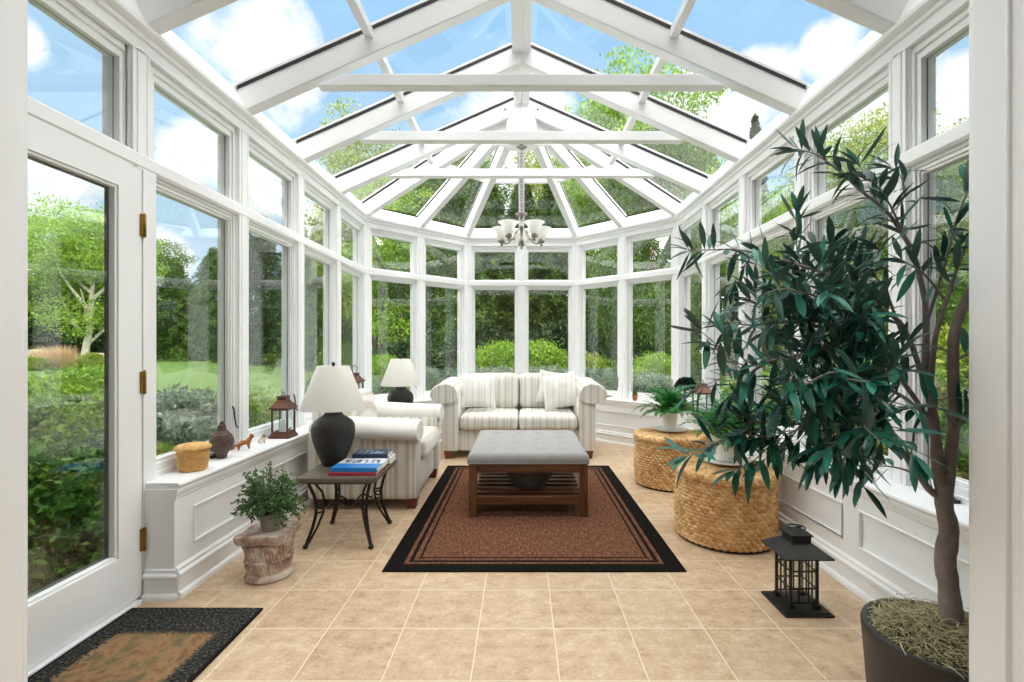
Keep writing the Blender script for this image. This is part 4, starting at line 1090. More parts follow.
mb = MB(); mb.lathe([(.001, 0), (.038, 0), (.041, .006), (.050, .070), (.054, .073), (.054, .085), (.048, .085), (.046, .075), (.001, .073)], 28); obj('plant_pot', mb, m_plain('grey_stoneware', srgb(132, 126, 116), .8, var=.2), ps)
rs = random.Random(21); mb = MB(); st = MB()
for k in range(120):
    az = rs.uniform(0, 2 * PI); el = math.asin(rs.uniform(-.75, 1)); R_ = rs.uniform(.75, 1.05)
    tip = Vector((.165 * R_ * math.cos(az) * math.cos(el), max(-.09, .165 * R_ * math.sin(az) * math.cos(el)), .125 + (.225 if math.sin(el) > .7 else .19 if el > 0 else .13) * R_ * math.sin(el)))
    if math.hypot(tip.x, tip.y) < .14: tip.z = max(tip.z, .035)
    p0 = Vector((.02 * math.cos(az), .02 * math.sin(az), .09)); c0 = Vector((tip.x * .45, tip.y * .45, .19 if el > -.2 else .15)); pts = []
    for i in range(9):
        t_ = i / 8; p = p0 * (1 - t_) ** 2 + c0 * 2 * t_ * (1 - t_) + tip * t_ * t_; pts.append(p + Vector((rs.uniform(-.006, .006), rs.uniform(-.006, .006), rs.uniform(-.006, .006))))
    st.tube(pts, [.0022 * (1 - i / 12) for i in range(9)], 4, False)
    for i in range(3, 9):
        d = (pts[i] - pts[i - 1]).normalized()
        for _ in range(7):
            q0 = pts[i - 1].lerp(pts[i], rs.random()); t_ = (d * .6 + Vector((rs.gauss(0, 1), rs.gauss(0, 1), rs.gauss(0, 1)))).normalized(); s_ = t_.orthogonal().normalized(); l = rs.uniform(.012, .022)
            nn = t_.cross(s_); mb.add([q0, q0 + t_ * l * .5 + s_ * l * .26, q0 + t_ * l + nn * l * .15, q0 + t_ * l * .5 - s_ * l * .26], [(0, 1, 2), (0, 2, 3)])
obj('shrub_leaves', mb, LEAF_SMALL, ps, smooth=0, weld=False, recalc=False); obj('shrub_twigs', st, BARK, ps, smooth=0, weld=False)

# ------------------------------------------------------------------ chandelier
ch = thing('ceiling_chandelier', 'brushed nickel five-arm chandelier with white bell shades hanging on a chain', 'chandelier', (0, YC, 2.135))
mb = MB(); mb.lathe([(.001, .985), (.056, .985), (.056, .973), (.048, .961), (.030, .949), (.012, .939), (.001, .937)], 32); obj('ceiling_cup', mb, NICKEL, ch, smooth=50)
mb = MB(); z = .939; k = 0
while z > .36:
    L, R_ = .040, .011
    pts = []
    for i in range(17):
        a = 2 * PI * i / 16; u, w_ = R_ * math.cos(a), (L / 2) * math.sin(a)
        pts.append((u if k % 2 else 0, 0 if k % 2 else u, z - L / 2 + w_))
    mb.tube(pts, .0034, 5, False); z -= L * .76; k += 1
obj('hanging_chain', mb, NICKEL, ch)
mb = MB(); mb.lathe([(.001, .345), (.010, .345), (.012, .335), (.045, .325), (.060, .318), (.060, .308), (.030, .298), (.018, .288), (.014, .26), (.016, .22), (.026, .205), (.030, .19), (.020, .172), (.013, .15), (.012, .09), (.018, .075), (.026, .055), (.022, .038), (.012, .026), (.014, .018), (.009, .006), (.001, .0)], 28); obj('center_stem', mb, NICKEL, ch, smooth=60)
OPAL, nt = newmat('opal_glass'); b_ = bsdf(nt, (.97, .965, .95, 1), .25); t_ = nd(nt, 'ShaderNodeBsdfTranslucent'); t_.inputs[0].default_value = (.98, .975, .955, 1); mx = nd(nt, 'ShaderNodeMixShader'); mx.inputs[0].default_value = .55; lk(nt, b_, mx.inputs[1]); lk(nt, t_.outputs[0], mx.inputs[2]); out(nt, mx.outputs[0])
for i in range(5):
    a = math.radians(-90 + 36 + 72 * i); ca, sa = math.cos(a), math.sin(a); ra = .205
    q = lambda r, z: (r * ca, r * sa, z)
    mb = MB(); pts = [q(.015, .19), q(.05, .155), q(.09, .085), q(.13, .045), q(.17, .040), q(ra, .06), q(ra, .07)]
    mb.tube(pts, .0065, 8); ar = obj('arm', mb, NICKEL, ch, smooth=60)
    mb = MB(); mb.lathe([(.001, .062), (.010, .066), (.014, .080), (.010, .09), (.030, .100), (.034, .112), (.030, .135), (.026, .140), (.001, .140)], 20, (ra * ca, ra * sa, -.045)); obj('shade_holder', mb, NICKEL, ar, smooth=50)
    mb = MB(); pr = [(.026, .128), (.040, .136), (.052, .155), (.058, .180), (.064, .205), (.078, .226), (.098, .238), (.098, .241), (.076, .230), (.061, .207), (.055, .181), (.049, .157), (.038, .140), (.026, .132)]
    mb.lathe(pr, 32, (ra * ca, ra * sa, -.045), closed_prof=True); obj('bell_shade', mb, OPAL, ch, smooth=60)
# ------------------------------------------------------------------ olive tree in the near right corner
ol = thing('olive_tree', 'tall artificial olive tree in a black round pot by the right-hand opening', 'potted tree', (1.335, 1.49, 0))
off = Vector((1.335, 1.49, 0))
POT = m_plain('matte_black_planter', srgb(42, 40, 38), .45, var=.12, nscale=8)
mb = MB(); mb.lathe([(.001, 0), (.195, 0), (.206, .008), (.222, .230), (.224, .250), (.222, .258), (.214, .261), (.204, .258), (.198, .245), (.192, .20), (.001, .20)], 56); obj('planter_pot', mb, POT, ol, smooth=50)
def Q(px, py, d): return P(px, py, d) - off
mb = MB()
def branch(pts, r0, r1, knob=.12, seed=0, seg=10):
    pts = [Q(*p) if not isinstance(p, Vector) else p for p in pts]
    # Catmull-Rom through the points
    C2 = []
    for i in range(len(pts) - 1):
        p0, p1, p2, p3 = pts[max(i - 1, 0)], pts[i], pts[i + 1], pts[min(i + 2, len(pts) - 1)]
        for k in range(5):
            t = k / 5
            C2.append(.5 * ((2 * p1) + (p2 - p0) * t + (2 * p0 - 5 * p1 + 4 * p2 - p3) * t * t + (3 * p1 - p0 - 3 * p2 + p3) * t ** 3))
    C2.append(pts[-1]); n = len(C2)
    rad = [(r0 + (r1 - r0) * i / (n - 1)) * (1 + knob * noise.noise(Vector((i * .45 + seed * 7, seed, 0)))) for i in range(n)]
    mb.tube(C2, rad, seg); return C2
branch([(953, 648, 1.50), (949, 590, 1.50), (945, 560, 1.50), (949, 530, 1.50), (944, 505, 1.50), (945, 484, 1.50)], .031, .022, .22, 1, 14)
trunkM = branch([(944, 500, 1.50), (938, 470, 1.50), (936, 440, 1.51), (931, 402, 1.52), (926, 360, 1.54), (926, 325, 1.56), (925, 298, 1.57)], .018, .008, .18, 2)
trunkR = branch([(946, 498, 1.50), (950, 460, 1.50), (954, 417, 1.50), (953, 350, 1.49), (957, 323, 1.48), (966, 300, 1.47), (980, 270, 1.46), (1000, 235, 1.46)], .018, .010, .15, 3)
tw = []
def twig(pts, r0=.006, r1=.0015, n=16, seed=0, start=.25, ls=1.0, hang=0):
    c = branch(pts, r0, r1, .1, seed, 6); tw.append((c, n, start, ls, seed, hang))
    return c
# upper middle limb to the top
twig([(925, 300, 1.57), (914, 255, 1.59), (904, 237, 1.60), (887, 212, 1.61), (860, 190, 1.63), (838, 170, 1.65), (815, 154, 1.67), (797, 150, 1.68)], .009, .0015, 46, 1, .28)
twig([(905, 238, 1.60), (890, 205, 1.57), (872, 180, 1.55), (858, 165, 1.54)], .004, .001, 16, 2, .2)
twig([(890, 215, 1.61), (905, 195, 1.64), (900, 175, 1.66), (893, 168, 1.67)], .003, .001, 10, 3, .2)
twig([(926, 325, 1.56), (937, 290, 1.53), (945, 262, 1.51), (955, 225, 1.50), (966, 195, 1.49), (975, 178, 1.49)], .006, .0015, 24, 4, .3)
twig([(930, 400, 1.52), (935, 340, 1.50), (950, 290, 1.48), (962, 255, 1.47), (975, 220, 1.46)], .009, .002, 14, 5, .5)
twig([(945, 300, 1.50), (925, 275, 1.47), (905, 262, 1.45), (880, 250, 1.44)], .004, .001, 12, 6, .2)
# long horizontal twigs to the left
twig([(931, 405, 1.52), (905, 330, 1.53), (875, 305, 1.54), (850, 284, 1.56), (815, 270, 1.58), (775, 258, 1.62), (740, 250, 1.66), (705, 250, 1.70), (688, 250, 1.72)], .009, .0012, 50, 7, .18)
twig([(870, 300, 1.54), (845, 275, 1.60), (820, 250, 1.66), (800, 238, 1.70)], .004, .001, 16, 8, .15)
twig([(865, 300, 1.54), (835, 300, 1.46), (800, 292, 1.42), (775, 290, 1.40), (745, 305, 1.38)], .004, .001, 24, 9, .15)
twig([(935, 430, 1.51), (905, 385, 1.52), (870, 352, 1.55), (830, 330, 1.58), (790, 322, 1.62), (750, 325, 1.66), (727, 322, 1.68)], .009, .0012, 50, 10, .15)
twig([(860, 345, 1.55), (835, 318, 1.66), (805, 312, 1.74), (780, 325, 1.78)], .004, .001, 20, 11, .15)
twig([(850, 340, 1.56), (820, 350, 1.46), (785, 358, 1.42), (765, 362, 1.41), (735, 372, 1.40), (700, 388, 1.39)], .005, .0012, 26, 12, .15)
twig([(932, 420, 1.52), (900, 395, 1.43), (868, 382, 1.39), (835, 372, 1.36), (805, 385, 1.34), (780, 402, 1.33)], .007, .0012, 40, 13, .2)
twig([(870, 382, 1.39), (845, 400, 1.42), (822, 415, 1.45), (800, 440, 1.46)], .004, .001, 20, 14, .15)
# low limb from the fork
twig([(946, 500, 1.50), (930, 490, 1.51), (910, 462, 1.53), (890, 438, 1.54), (860, 418, 1.55), (825, 424, 1.54), (785, 424, 1.52), (748, 432, 1.50), (715, 443, 1.48), (688, 456, 1.46)], .012, .0012, 44, 15, .34)
twig([(888, 436, 1.54), (870, 440, 1.60), (850, 452, 1.62), (842, 468, 1.62)], .004, .001, 18, 16, .1, 1, .5)
twig([(850, 420, 1.55), (825, 440, 1.48), (815, 460, 1.46)], .003, .001, 14, 17, .1, 1, .5)
twig([(790, 424, 1.52), (770, 445, 1.50), (752, 462, 1.48), (735, 470, 1.47)], .003, .001, 14, 18, .1, 1, .4)
twig([(905, 455, 1.53), (880, 410, 1.62), (850, 385, 1.70), (815, 380, 1.76), (790, 395, 1.78)], .005, .001, 40, 19, .2)
twig([(925, 480, 1.51), (905, 470, 1.60), (885, 466, 1.66), (868, 468, 1.70)], .005, .001, 6, 20, .5)
twig([(880, 360, 1.54), (868, 330, 1.50), (850, 312, 1.48), (825, 305, 1.47)], .004, .001, 24, 21, .1)
twig([(880, 415, 1.54), (862, 385, 1.48), (838, 352, 1.44), (815, 342, 1.42)], .004, .001, 24, 22, .1)
twig([(860, 420, 1.55), (840, 395, 1.62), (810, 362, 1.68), (780, 350, 1.72)], .004, .001, 24, 23, .1)
twig([(900, 330, 1.53), (885, 290, 1.60), (868, 268, 1.66), (850, 250, 1.70)], .005, .001, 20, 24, .2)
twig([(952, 430, 1.50), (945, 412, 1.44), (928, 405, 1.40), (915, 408, 1.38)], .004, .001, 8, 25, .4)
twig([(953, 440, 1.50), (962, 420, 1.46), (975, 405, 1.44), (990, 395, 1.43)], .005, .001, 14, 26, .2)
twig([(955, 360, 1.49), (985, 345, 1.50), (1005, 330, 1.52)], .006, .001, 12, 27, .2)
twig([(900, 395, 1.45), (872, 420, 1.36), (850, 432, 1.33), (830, 448, 1.32)], .004, .001, 20, 28, .15, 1, .3)
obj('trunk', mb, BARKOLIVE, ol, smooth=70, weld=False)
# lanceolate leaves, folded along the midrib and bent
mb = MB(); ro = random.Random(33)
def oleaf(p, d, up, L, w, bend):
    s = d.cross(up)
    if s.length < 1e-4: s = d.orthogonal()
    s.normalize(); nn = s.cross(d).normalized(); vs = [p]; prev = p
    for (t, wf) in ((.12, .30), (.32, .85), (.55, 1.0), (.78, .72), (.93, .28)):
        c = p + d * L * t - nn * (bend * L * t * t)
        vs += [c - s * w * wf + nn * w * .25 * wf, c, c + s * w * wf + nn * w * .25 * wf]
    vs.append(p + d * L - nn * bend * L)
    fs = [(0, 2, 1), (0, 3, 2)]
    for i in range(4):
        b = 1 + i * 3; fs += [(b, b + 1, b + 4, b + 3), (b + 1, b + 2, b + 5, b + 4)]
    fs += [(13, 14, 16), (14, 15, 16)]
    mb.add(vs, fs)
nl = 0
mb2 = mb; mb = MB()
for (c, n, start, ls, seed, hang) in list(tw):
    if seed in (1, 2, 3, 4, 5, 6, 24, 25, 26, 27, 20): continue
    for k in range(n // 6):
        f = start + (.80 - start) * ro.random(); j = int(f * (len(c) - 2)); p = c[j].copy(); ax = (c[j + 1] - c[j]).normalized()
        perp = ax.orthogonal().normalized(); perp.rotate(Matrix.Rotation(ro.uniform(0, 6.3), 3, ax)); d = (ax * ro.uniform(.2, 1) + perp).normalized(); L = ro.uniform(.09, .19); pts = [p.copy()]
        for i in range(4):
            d = (d + Vector((ro.uniform(-.2, .2), ro.uniform(-.2, .2), ro.uniform(-.14, .2)))).normalized(); p = p + d * L / 4; pts.append(p.copy())
        tw.append((branch(pts, .003, .001, .1, seed + k, 5), 9, .1, .95, seed, hang))
obj('twigs', mb, BARKOLIVE, ol, smooth=70, weld=False); mb = mb2
for (c, n, start, ls, seed, hang) in tw:
    m_ = len(c)
    for i in range(int(n * 1.25)):
        f = start + (1 - start) * (i + ro.random() * .6) / (n * 1.25); k = min(m_ - 2, int(f * (m_ - 1))); u = f * (m_ - 1) - k
        p = c[k].lerp(c[k + 1], min(1, u)); ax = (c[k + 1] - c[k]).normalized()
        perp = ax.orthogonal().normalized(); perp.rotate(Matrix.Rotation(i * 2.4 + ro.uniform(-.5, .5), 3, ax))
        d = (ax * ro.uniform(-.1, 1.0) + perp * ro.uniform(.4, 1.0) + Vector((0, 0, ro.uniform(-.40, .50) - hang * .6))).normalized()
        oleaf(p, d, Vector((ro.uniform(-.4, .4), ro.uniform(-.4, .4), 1)), ro.uniform(.075, .13) * ls, ro.uniform(.0085, .0128), ro.uniform(-.3, .42)); nl += 1
    d = (c[-1] - c[-3]).normalized()
    for _ in range(3): oleaf(c[-1], (d + Vector((ro.uniform(-.4, .4), ro.uniform(-.4, .4), ro.uniform(-.4, .4)))).normalized(), Vector((0, 0, 1)), ro.uniform(.07, .11), .011, .15)
obj('olive_leaves', mb, LEAF_OLIVE, ol, smooth=80, weld=False, recalc=False)
# dried moss covering the pot
MOSSM = m_leaf('dried_spanish_moss', [srgb(136, 128, 92), srgb(182, 174, 134), srgb(218, 212, 178)], 0)
mb = MB(); rm = random.Random(4)
for _ in range(2300):
    a = rm.uniform(0, 2 * PI); r = .195 * math.sqrt(rm.random()); h0 = .245 + .05 * (1 - (r / .2) ** 2)
    p = Vector((r * math.cos(a), r * math.sin(a), h0 + rm.uniform(-.02, .012))); az = rm.uniform(0, 6.3); pts = [p.copy()]; el = rm.uniform(-.2, .9); L = rm.uniform(.03, .09); tw_ = rm.uniform(-1.3, 1.3)
    for i in range(5):
        p = p + Vector((math.cos(az) * math.cos(el), math.sin(az) * math.cos(el), math.sin(el))) * L / 5; az += tw_ * .8; el -= rm.uniform(.1, .6); pts.append(p.copy())
    if max(math.hypot(q_.x, q_.y) for q_ in pts) > .225: continue
    mb.tube(pts, .0012, 3, False)
obj('dried_moss', mb, MOSSM, ol, smooth=0, weld=False, recalc=False)
mb = MB(); mb.lathe([(.001, .280), (.10, .274), (.17, .254), (.194, .232), (.19, .22), (.001, .22)], 32); obj('moss_base', mb, m_plain('moss_bed', srgb(84, 78, 54), .95, var=.4, nscale=30, bump=1, bscale=60), ol)
# ------------------------------------------------------------------ the garden
def ground(x, y):
    d = math.hypot(x, y - 4)
    t = max(0, min(1, (d - 8) / 20))
    return -.22 + .62 * t * t * (3 - 2 * t)
LW = struct('lawn')
mb = MB(); N = 80
gx = [-60 + 120 * i / N for i in range(N + 1)]; gy = [-25 + 90 * j / N for j in range(N + 1)]
mb.add([(x, y, ground(x, y)) for x in gx for y in gy], [(i * (N + 1) + j, (i + 1) * (N + 1) + j, (i + 1) * (N + 1) + j + 1, i * (N + 1) + j + 1) for i in range(N) for j in range(N)])
obj('mown_lawn', mb, LAWN, LW, smooth=80, weld=False, recalc=False)
BD = struct('garden_bed_ground')
def bed(poly, lift=.03):
    mb = MB(); ctr = Vector((sum(p[0] for p in poly) / len(poly), sum(p[1] for p in poly) / len(poly), 0))
    n = len(poly); rings = []
    for k, f in ((0, 1.0), (1, .96), (2, .6), (3, .2)):
        rings.append([Vector((ctr.x + (x - ctr.x) * f, ctr.y + (y - ctr.y) * f, ground(x, y) + (lift if k else -.05))) for x, y in poly])
    mb.loft(rings); obj('mulch_bed', mb, MULCH, BD, smooth=60)
bed([(-1.9, .2), (-1.9, 5.5), (-2.6, 6.6), (-4.6, 6.4), (-5.0, 3.2), (-4.6, .2)])
bed([(-2.2, 6.6), (-1.0, 6.7), (1.0, 6.7), (2.4, 6.0), (3.6, 7.0), (3.2, 10.5), (0, 11.5), (-2.2, 10.2)])
bed([(1.95, .2), (1.95, 5.6), (3.2, 7.0), (4.4, 5.0), (4.4, .2)])

def quad_mesh(name, V, mat):
    n = len(V); me = bpy.data.meshes.new(name)
    me.vertices.add(n * 4); me.vertices.foreach_set('co', np.ascontiguousarray(V, dtype=np.float32).ravel())
    me.loops.add(n * 4); me.loops.foreach_set('vertex_index', np.arange(n * 4, dtype=np.int32))
    me.polygons.add(n); me.polygons.foreach_set('loop_start', np.arange(0, n * 4, 4, dtype=np.int32))
    me.update(calc_edges=True); me.validate(); me.materials.append(mat); return me
def unit(v): return v / np.maximum(1e-9, np.linalg.norm(v, axis=1, keepdims=True))
def leaves_at(pos, outw, rg, L, asp=.5, updir=.35, jit=.8):
    n = len(pos)
    t = unit(outw * .5 + rg.normal(size=(n, 3)) * jit + np.array([0, 0, -.15]))
    nn = unit(outw * .6 + np.array([0, 0, updir]) + rg.normal(size=(n, 3)) * .55)
    s = unit(np.cross(t, nn)); nn = np.cross(s, t)
    l = (L * rg.uniform(.6, 1.3, size=(n, 1))); w = l * asp * .5
    a = pos; b = pos + t * l * .5 + s * w + nn * l * .06; c = pos + t * l; d = pos + t * l * .5 - s * w + nn * l * .06
    return np.stack([a, b, c, d], axis=1)
def crown(name, blobs, ncl, per, L, mat, seed, spread=.16, asp=.5, shell=.5):
    rg = np.random.default_rng(seed); B = np.array(blobs, dtype=float)
    area = (B[:, 3] * B[:, 4] + B[:, 3] * B[:, 5] + B[:, 4] * B[:, 5]); idx = rg.choice(len(B), size=ncl, p=area / area.sum())
    d = unit(rg.normal(size=(ncl, 3))); rad = shell + (1 - shell) * rg.random((ncl, 1)) ** .4
    cl = B[idx, :3] + d * B[idx, 3:] * rad
    sc = B[idx, 3:].mean(axis=1, keepdims=True)
    ci = np.repeat(np.arange(ncl), per)
    pos = cl[ci] + rg.normal(size=(ncl * per, 3)) * np.array([1, 1, .6]) * spread * sc[ci]
    return quad_mesh(name, leaves_at(pos, d[ci], rg, L, asp), mat)
def conifer(name, Hh, R, n, L, mat, seed, z0=.06, levels=26, droop=.28):
    rg = np.random.default_rng(seed); lev = (rg.random(n) ** 1.25 * levels).astype(int); t = (lev + .5) / levels
    nb = 9; br = rg.integers(0, nb, n); rnd_l = rg.random((levels, nb)); ang = (br + rnd_l[lev, br] * .9) * 2 * PI / nb + lev * .7
    u = rg.random(n) ** .6; Rr = R * ((1 - t) ** .85) * (.65 + .55 * rnd_l[lev, br]) + .08
    a2 = ang + rg.normal(size=n) * .13 * (1.2 - u)
    x = np.cos(a2) * Rr * u; y = np.sin(a2) * Rr * u
    z = Hh * (z0 + (1 - z0) * t) - droop * Rr * u ** 1.6 * (1 - .5 * t) + rg.normal(size=n) * .05 * Hh / 8 * 1.4
    pos = np.stack([x, y, z], axis=1); o = unit(np.stack([np.cos(a2), np.sin(a2), -.25 * np.ones(n)], axis=1))
    return quad_mesh(name, leaves_at(pos, o, rg, L, .32, .9, .45), mat)
def mobj(name, me, parent): return link(bpy.data.objects.new(name, me), parent)

def rblobs(seed, n, R, Hh, z0):
    r_ = random.Random(seed); out_ = []
    for i in range(n):
        a = r_.uniform(0, 2 * PI); t = r_.random(); rr = R * r_.uniform(.15, .72) * (1 - .35 * abs(t - .4)); s = R * r_.uniform(.30, .48)
        out_.append((rr * math.cos(a), rr * math.sin(a), z0 + s * .5 + (Hh - z0 - s * 1.2) * t, s, s, s * .75))
    return out_
# deciduous crowns are built at unit scale 6 m wide x 9 m tall and reused
crowns = {}
for key, mat, seed in (('lime', LEAF_LIME, 1), ('yellow', LEAF_YELLOW, 2), ('mid', LEAF_MID, 3)):
    crowns[key] = crown('crown_' + key, rblobs(seed, 26, 3.2, 9.0, 1.6), 1000, 38, .125, mat, seed, .20, .55, .35)
crowns['fir'] = conifer('fir_boughs', 9.0, 2.6, 46000, .17, LEAF_DARK, 11)
crowns['fir2'] = conifer('hemlock_boughs', 9.0, 2.9, 46000, .17, LEAF_MID, 12, .03, 30, .45)
def trunk_mesh(name, Hh, r, mat, seed, forks=5, lean=.3, zb=1.2):
    mb = MB(); r_ = random.Random(seed); pts = [Vector((0, 0, -.4))]; p = Vector((0, 0, 0)); a = r_.uniform(0, 6)
    for i in range(9):
        pts.append(p.copy()); p = p + Vector((r_.uniform(-.12, .12) * lean * 2, r_.uniform(-.12, .12) * lean * 2, Hh / 9))
    mb.tube(pts, [r * (1.15 if i == 0 else 1 - i / 11) for i in range(len(pts))], 10)
    for k in range(forks):
        z = zb + (Hh * .55 - zb) * k / max(1, forks - 1); b = Vector(pts[1 + min(8, int(z / Hh * 9))]); b.z = z; az = k * 2.4 + r_.random(); q_ = [b.copy()]; el = .75
        for i in range(6):
            b = b + Vector((math.cos(az) * math.cos(el), math.sin(az) * math.cos(el), math.sin(el))) * Hh * .062; el += r_.uniform(-.1, .15); az += r_.uniform(-.25, .25); q_.append(b.copy())
        mb.tube(q_, [r * .5 * (1 - i / 7.5) for i in range(7)], 7)
    me = obj(name, mb, mat, None, 60, weld=False); d = me.data; bpy.data.objects.remove(me); return d
tr_dec = trunk_mesh('tree_trunk', 7.5, .17, BARK, 1); tr_pale = trunk_mesh('tree_trunk', 7.8, .20, BARKPALE, 5, 8, .5, 1.0); tr_con = trunk_mesh('tree_trunk', 8.6, .16, BARK, 3, 0, .1); tr_red = trunk_mesh('tree_trunk', 9.5, .17, BARKRED, 4, 3, .1, 4.5)
def tree(kind, label, px, d, top_py, wide=1.0, trunk=None, rz=0, group=None, cat='tree'):
    x = PX(px, d); g_ = ground(x, d); z = H + (VY - top_py) / FPX * d; s = (z - g_) / 9.0
    name = {'lime': 'leafy_tree', 'yellow': 'leafy_tree', 'mid': 'leafy_tree', 'fir': 'fir_tree', 'fir2': 'hemlock_tree'}[kind]
    t = thing(name, label, cat, (x, d, g_ - .03), rz, group); t.scale = (s * wide, s * wide, s)
    mobj('crown', crowns[kind], t); mobj('tree_trunk', trunk or (tr_con if kind.startswith('fir') else tr_dec), t)
    return t
T = tree
# seen through the glazed door
T('lime', 'bright green tree with forked white trunk seen through the glazed door', 84, 24, 196, 1.05, tr_pale, .4)
T('lime', 'bright green tree at the door glass\'s left edge beyond the boulder', -18, 27, 186, 1.0, tr_dec, 2.0)
T('mid', 'leafy tree right of the white-trunked tree, mostly behind the door stile', 143, 29, 240, 1.1, tr_dec, 1.0)
# left windows
T('fir2', 'soft hemlock in the first window next to the door, left one', 176, 27, 262, 1.5, None, .2)
T('fir2', 'soft hemlock in the first window next to the door, taller right one', 214, 29, 248, 1.3, None, 1.2)
T('fir', 'dark conifer seen through the second window right of the door', 262, 25, 216, 1.15, None, .5)
T('fir', 'dark conifer filling the third window right of the door', 300, 24, 222, 1.0, None, 1.9)
T('fir2', 'conifer whose tip shows in the transom above the far left lantern', 326, 22, 206, 1.0, None, 2.7)
T('yellow', 'yellow-green tree peeking over the left roof slope near the bay', 376, 21, 118, .75, tr_dec, .9)
# the bay
T('lime', 'light green tree seen through the bay pane right above the far lamp', 400, 17, 168, .85, tr_dec, .1)
T('mid', 'leafy tree behind the bay pane left of the sofa', 442, 18, 150, .95, None, 1.4)
T('yellow', 'yellow-green tree beyond the roof glass left of the chandelier', 462, 24, 150, .7, tr_dec, 2.2)
T('fir2', 'hemlock directly behind the left half of the back window', 488, 15, 168, 1.0, None, .6)
T('fir2', 'hemlock rising behind the middle post of the bay', 522, 20, 176, .9, None, 1.1)
T('fir2', 'hemlock directly behind the right half of the back window', 553, 15.5, 174, 1.0, None, 2.1)
T('yellow', 'golden-green tree beyond the roof glass right of the chandelier', 560, 25, 142, .75, tr_dec, .3)
T('lime', 'light green tree behind the bay pane right of the sofa', 606, 18, 158, .8, tr_dec, 1.8)
T('mid', 'tall pine with reddish trunk in the rightmost bay pane', 652, 13.5, 120, .62, tr_red, .7)
T('lime', 'very tall yellow-green tree rising over the right roof slope', 650, 19, 46, .74, tr_dec, 2.9)
T('lime', 'tall light green tree whose crown fills the right roof slope near the bay', 600, 22, 130, .6, tr_dec, 1.3)
# right-hand side
T('fir2', 'hemlock beyond the farthest right-hand window', 706, 19, 140, .9, None, 2.4)
T('fir', 'slim dark fir whose spire shows over the right eave', 755, 21, 116, .42, None, .8)
T('lime', 'light green tree beyond the second farthest right-hand window', 764, 17, 190, .8, tr_dec, 1.6)
T('yellow', 'yellow-green tree in the right-hand window behind the olive\'s top', 852, 15, 112, .85, tr_dec, 2.5)
T('mid', 'leafy tree in the right-hand window between two olive branches', 905, 13, 150, .8, tr_dec, .2)
T('yellow', 'yellow-green tree seen behind the olive trunk at the right opening', 972, 14, 110, .75, tr_dec, 1.7)
# either side of the house; they show in the side windows and as reflections in the bay glass
def TX(kind, label, x, y, hgt, wide, trunk=None, rz=0):
    return tree(kind, label, VX + FPX * x / y, y, VY - (hgt - H) * FPX / y, wide, trunk, rz)
TX('mid', 'leafy tree on the lawn beside the right wall, well outside the right-hand windows', 12.5, 4.6, 8.0, 1.0, None, .3)
TX('fir2', 'hemlock on the lawn beside the right wall, farther than the leafy one', 15.5, 7.6, 7.0, 1.2, None, 1.3)
TX('lime', 'light green tree at the house corner far beyond the right-hand windows', 14.0, 1.6, 8.0, 1.0, None, 2.3)
TX('mid', 'leafy tree on the lawn beside the left wall, outside the door', -15.5, 5.2, 9.5, 1.0, None, 1.1)
TX('fir2', 'hemlock beside the left wall at the house corner outside the door', -16.0, 1.8, 9.5, 1.0, None, 2.1)
# a mass of far woodland nobody could count
rg = np.random.default_rng(77); n = 80000
a = rg.uniform(math.radians(-14), math.radians(194), n); r = rg.uniform(38, 45, n); base = .4
top = (3.6 + 1.6 * np.sin(a * 17) + 1.1 * np.sin(a * 41 + 1)) * np.where(np.abs(np.cos(a)) > .82, 2.4, 1.0)
pos = np.stack([np.cos(a) * r, np.sin(a) * r, base + 1.25 * top * rg.random(n) ** .8], axis=1)
o = unit(np.stack([-np.cos(a), -np.sin(a), .4 * np.ones(n)], axis=1))
wl = mobj('woodland_trees', quad_mesh('woodland', leaves_at(pos, o, rg, .7, .7), LEAF_DARK), None)
tag(wl, 'dark band of far woodland foliage behind all the garden trees', 'woodland', None, 'stuff')

# shrubs: unit meshes one metre across, base at z = 0
def shrub_mesh(name, mat, seed, L, ncl=420, per=16, kind='dome'):
    if kind == 'dome': B = [(0, 0, .42, .46, .46, .46), (.12, .05, .5, .34, .34, .36), (-.14, -.06, .46, .32, .32, .36), (0, 0, .2, .42, .42, .2)]
    elif kind == 'ball': B = [(0, 0, .47, .48, .48, .47)]
    elif kind == 'hedge': B = [(x, 0, .45, .2, .5, .45) for x in (-.4, -.2, 0, .2, .4)]
    else: B = [(.25 * math.cos(i * 2.4), .25 * math.sin(i * 2.4), .25 + .09 * i, .26, .26, .22) for i in range(7)]
    return crown(name, B, ncl, per, L, mat, seed, .10, .5, .80)
SH = {'lime': shrub_mesh('lime_shrub', LEAF_LIME, 31, .040, 1300, 20), 'grey': shrub_mesh('grey_shrub', LEAF_GREY, 32, .05, 650, 18), 'ball': shrub_mesh('ball_shrub', LEAF_GREY, 33, .035, 900, 14, 'ball'),
      'mid': shrub_mesh('mid_shrub', LEAF_MID, 34, .06, 600, 18), 'glossy': shrub_mesh('glossy_shrub', LEAF_SHADE, 35, .06, 620, 16, 'loose'), 'yellow': shrub_mesh('yellow_shrub', LEAF_YELLOW, 36, .055, 650, 18), 'white': shrub_mesh('white_shrub', LEAF_WHITE, 37, .09, 400, 16), 'hedge': shrub_mesh('hedge_leaves', LEAF_GREY, 38, .04, 1100, 18, 'hedge'), 'dark': shrub_mesh('dark_shrub', LEAF_DARK, 39, .08, 600, 18)}
stem_m = MB()
for k in range(5):
    a = k * 1.26; stem_m.tube([(.03 * math.cos(a), .03 * math.sin(a), -.15), (.08 * math.cos(a), .08 * math.sin(a), .15), (.2 * math.cos(a), .2 * math.sin(a), .45)], [.02, .015, .006], 6)
_o = obj('stems', stem_m, BARK, None, 60, weld=False); stems = _o.data; bpy.data.objects.remove(_o)
